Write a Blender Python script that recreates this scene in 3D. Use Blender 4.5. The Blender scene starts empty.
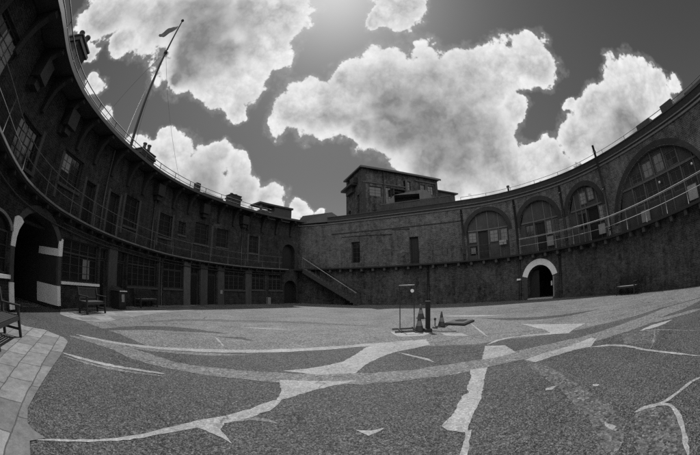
import bpy, bmesh, math, random
import numpy as np
from mathutils import Vector, Matrix
random.seed(7)
SC = bpy.context.scene
COL = SC.collection
EYE = 1.6
R = math.radians
CLOUD_HI, CLOUD_SPAN, CLOUD_LO, SKY_K, SUN_E, EXPO = 8.3, 8.0, 2.3, .5, 4.6, 0.0
CLOUDS= [(-0.198, 0.571, 0.796, 0.0949), (-0.281, 0.633, 0.721, 0.1017), (-0.357, 0.705, 0.613, 0.0881), (-0.381, 0.753, 0.537, 0.0441), (-0.466, 0.592, 0.658, 0.1288), (-0.39, 0.617, 0.683, 0.0881), (-0.453, 0.486, 0.747, 0.1424), (-0.586, 0.391, 0.709, 0.1085), (-0.676, 0.273, 0.684, 0.0881), (-0.741, 0.321, 0.59, 0.0373), (-0.747, 0.416, 0.518, 0.0407), (-0.738, 0.499, 0.455, 0.0271), (-0.289, 0.53, 0.797, 0.1153), (-0.534, 0.6, 0.595, 0.0373), (-0.426, 0.69, 0.585, 0.061), (-0.672, 0.389, 0.631, 0.0407), (-0.195, 0.81, 0.553, 0.0746), (-0.102, 0.811, 0.577, 0.1017), (0.004, 0.806, 0.591, 0.1153), (0.135, 0.766, 0.629, 0.1288), (0.265, 0.746, 0.611, 0.1492), (0.39, 0.696, 0.603, 0.1288), (0.477, 0.618, 0.625, 0.1017), (0.567, 0.534, 0.627, 0.0814), (0.3, 0.819, 0.489, 0.1559), (0.169, 0.85, 0.499, 0.122), (0.426, 0.77, 0.474, 0.1288), (0.398, 0.838, 0.374, 0.1153), (0.269, 0.882, 0.387, 0.1017), (0.053, 0.862, 0.504, 0.061), (0.49, 0.786, 0.377, 0.0949), (0.573, 0.742, 0.348, 0.0746), (0.531, 0.665, 0.525, 0.0475), (-0.012, 0.752, 0.66, 0.0407), (0.787, 0.376, 0.49, 0.0814), (0.749, 0.464, 0.474, 0.0678), (0.829, 0.329, 0.452, 0.0915), (0.863, 0.259, 0.433, 0.0542), (0.734, 0.508, 0.451, 0.061), (0.779, 0.482, 0.401, 0.1085), (0.678, 0.551, 0.487, 0.0271), (0.711, 0.592, 0.378, 0.0746), (0.825, 0.411, 0.388, 0.0949), (0.663, 0.682, 0.309, 0.0678), (0.629, 0.69, 0.357, 0.0508), (0.773, 0.536, 0.339, 0.0678), (0.885, 0.193, 0.424, 0.0271), (-0.63, 0.675, 0.384, 0.0441), (-0.57, 0.741, 0.355, 0.0881), (-0.518, 0.783, 0.345, 0.061), (-0.487, 0.787, 0.379, 0.0542), (-0.583, 0.688, 0.433, 0.0339), (-0.443, 0.801, 0.403, 0.0441), (-0.378, 0.843, 0.382, 0.0475), (-0.489, 0.812, 0.318, 0.1017), (-0.364, 0.879, 0.306, 0.0746), (-0.268, 0.922, 0.281, 0.061), (-0.175, 0.95, 0.259, 0.0373), (-0.108, 0.963, 0.247, 0.0169), (-0.654, 0.634, 0.412, 0.0339), (0.157, 0.565, 0.81, 0.0746), (0.113, 0.588, 0.801, 0.0475), (0.205, 0.54, 0.816, 0.061), (0.085, 0.606, 0.791, 0.0373), (0.461, 0.837, 0.295, 0.0814), (0.551, 0.78, 0.295, 0.0678), (0.351, 0.885, 0.308, 0.0475)]
GREYS= [(0.219, 0.837, 0.502, 0.2373, 0.85), (0.365, 0.821, 0.438, 0.1864, 0.8), (0.003, 0.845, 0.534, 0.1153, 0.5), (-0.442, 0.522, 0.729, 0.1695, 1.05), (-0.502, 0.591, 0.631, 0.1085, 0.85), (-0.658, 0.322, 0.681, 0.1017, 0.5), (0.391, 0.717, 0.576, 0.1017, 0.5), (0.826, 0.447, 0.344, 0.1288, 0.8), (0.774, 0.455, 0.44, 0.0746, 0.35), (-0.473, 0.816, 0.332, 0.0949, 0.9), (-0.339, 0.895, 0.289, 0.0746, 0.45), (-0.591, 0.419, 0.689, 0.0881, 0.45), (0.491, 0.793, 0.362, 0.0881, 0.5), (-0.355, 0.749, 0.56, 0.061, 0.3), (0.676, 0.661, 0.326, 0.0746, 0.5), (0.136, 0.902, 0.41, 0.1017, 0.7), (-0.147, 0.843, 0.518, 0.0678, 0.35), (0.589, 0.543, 0.598, 0.0542, 0.3)]
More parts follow.
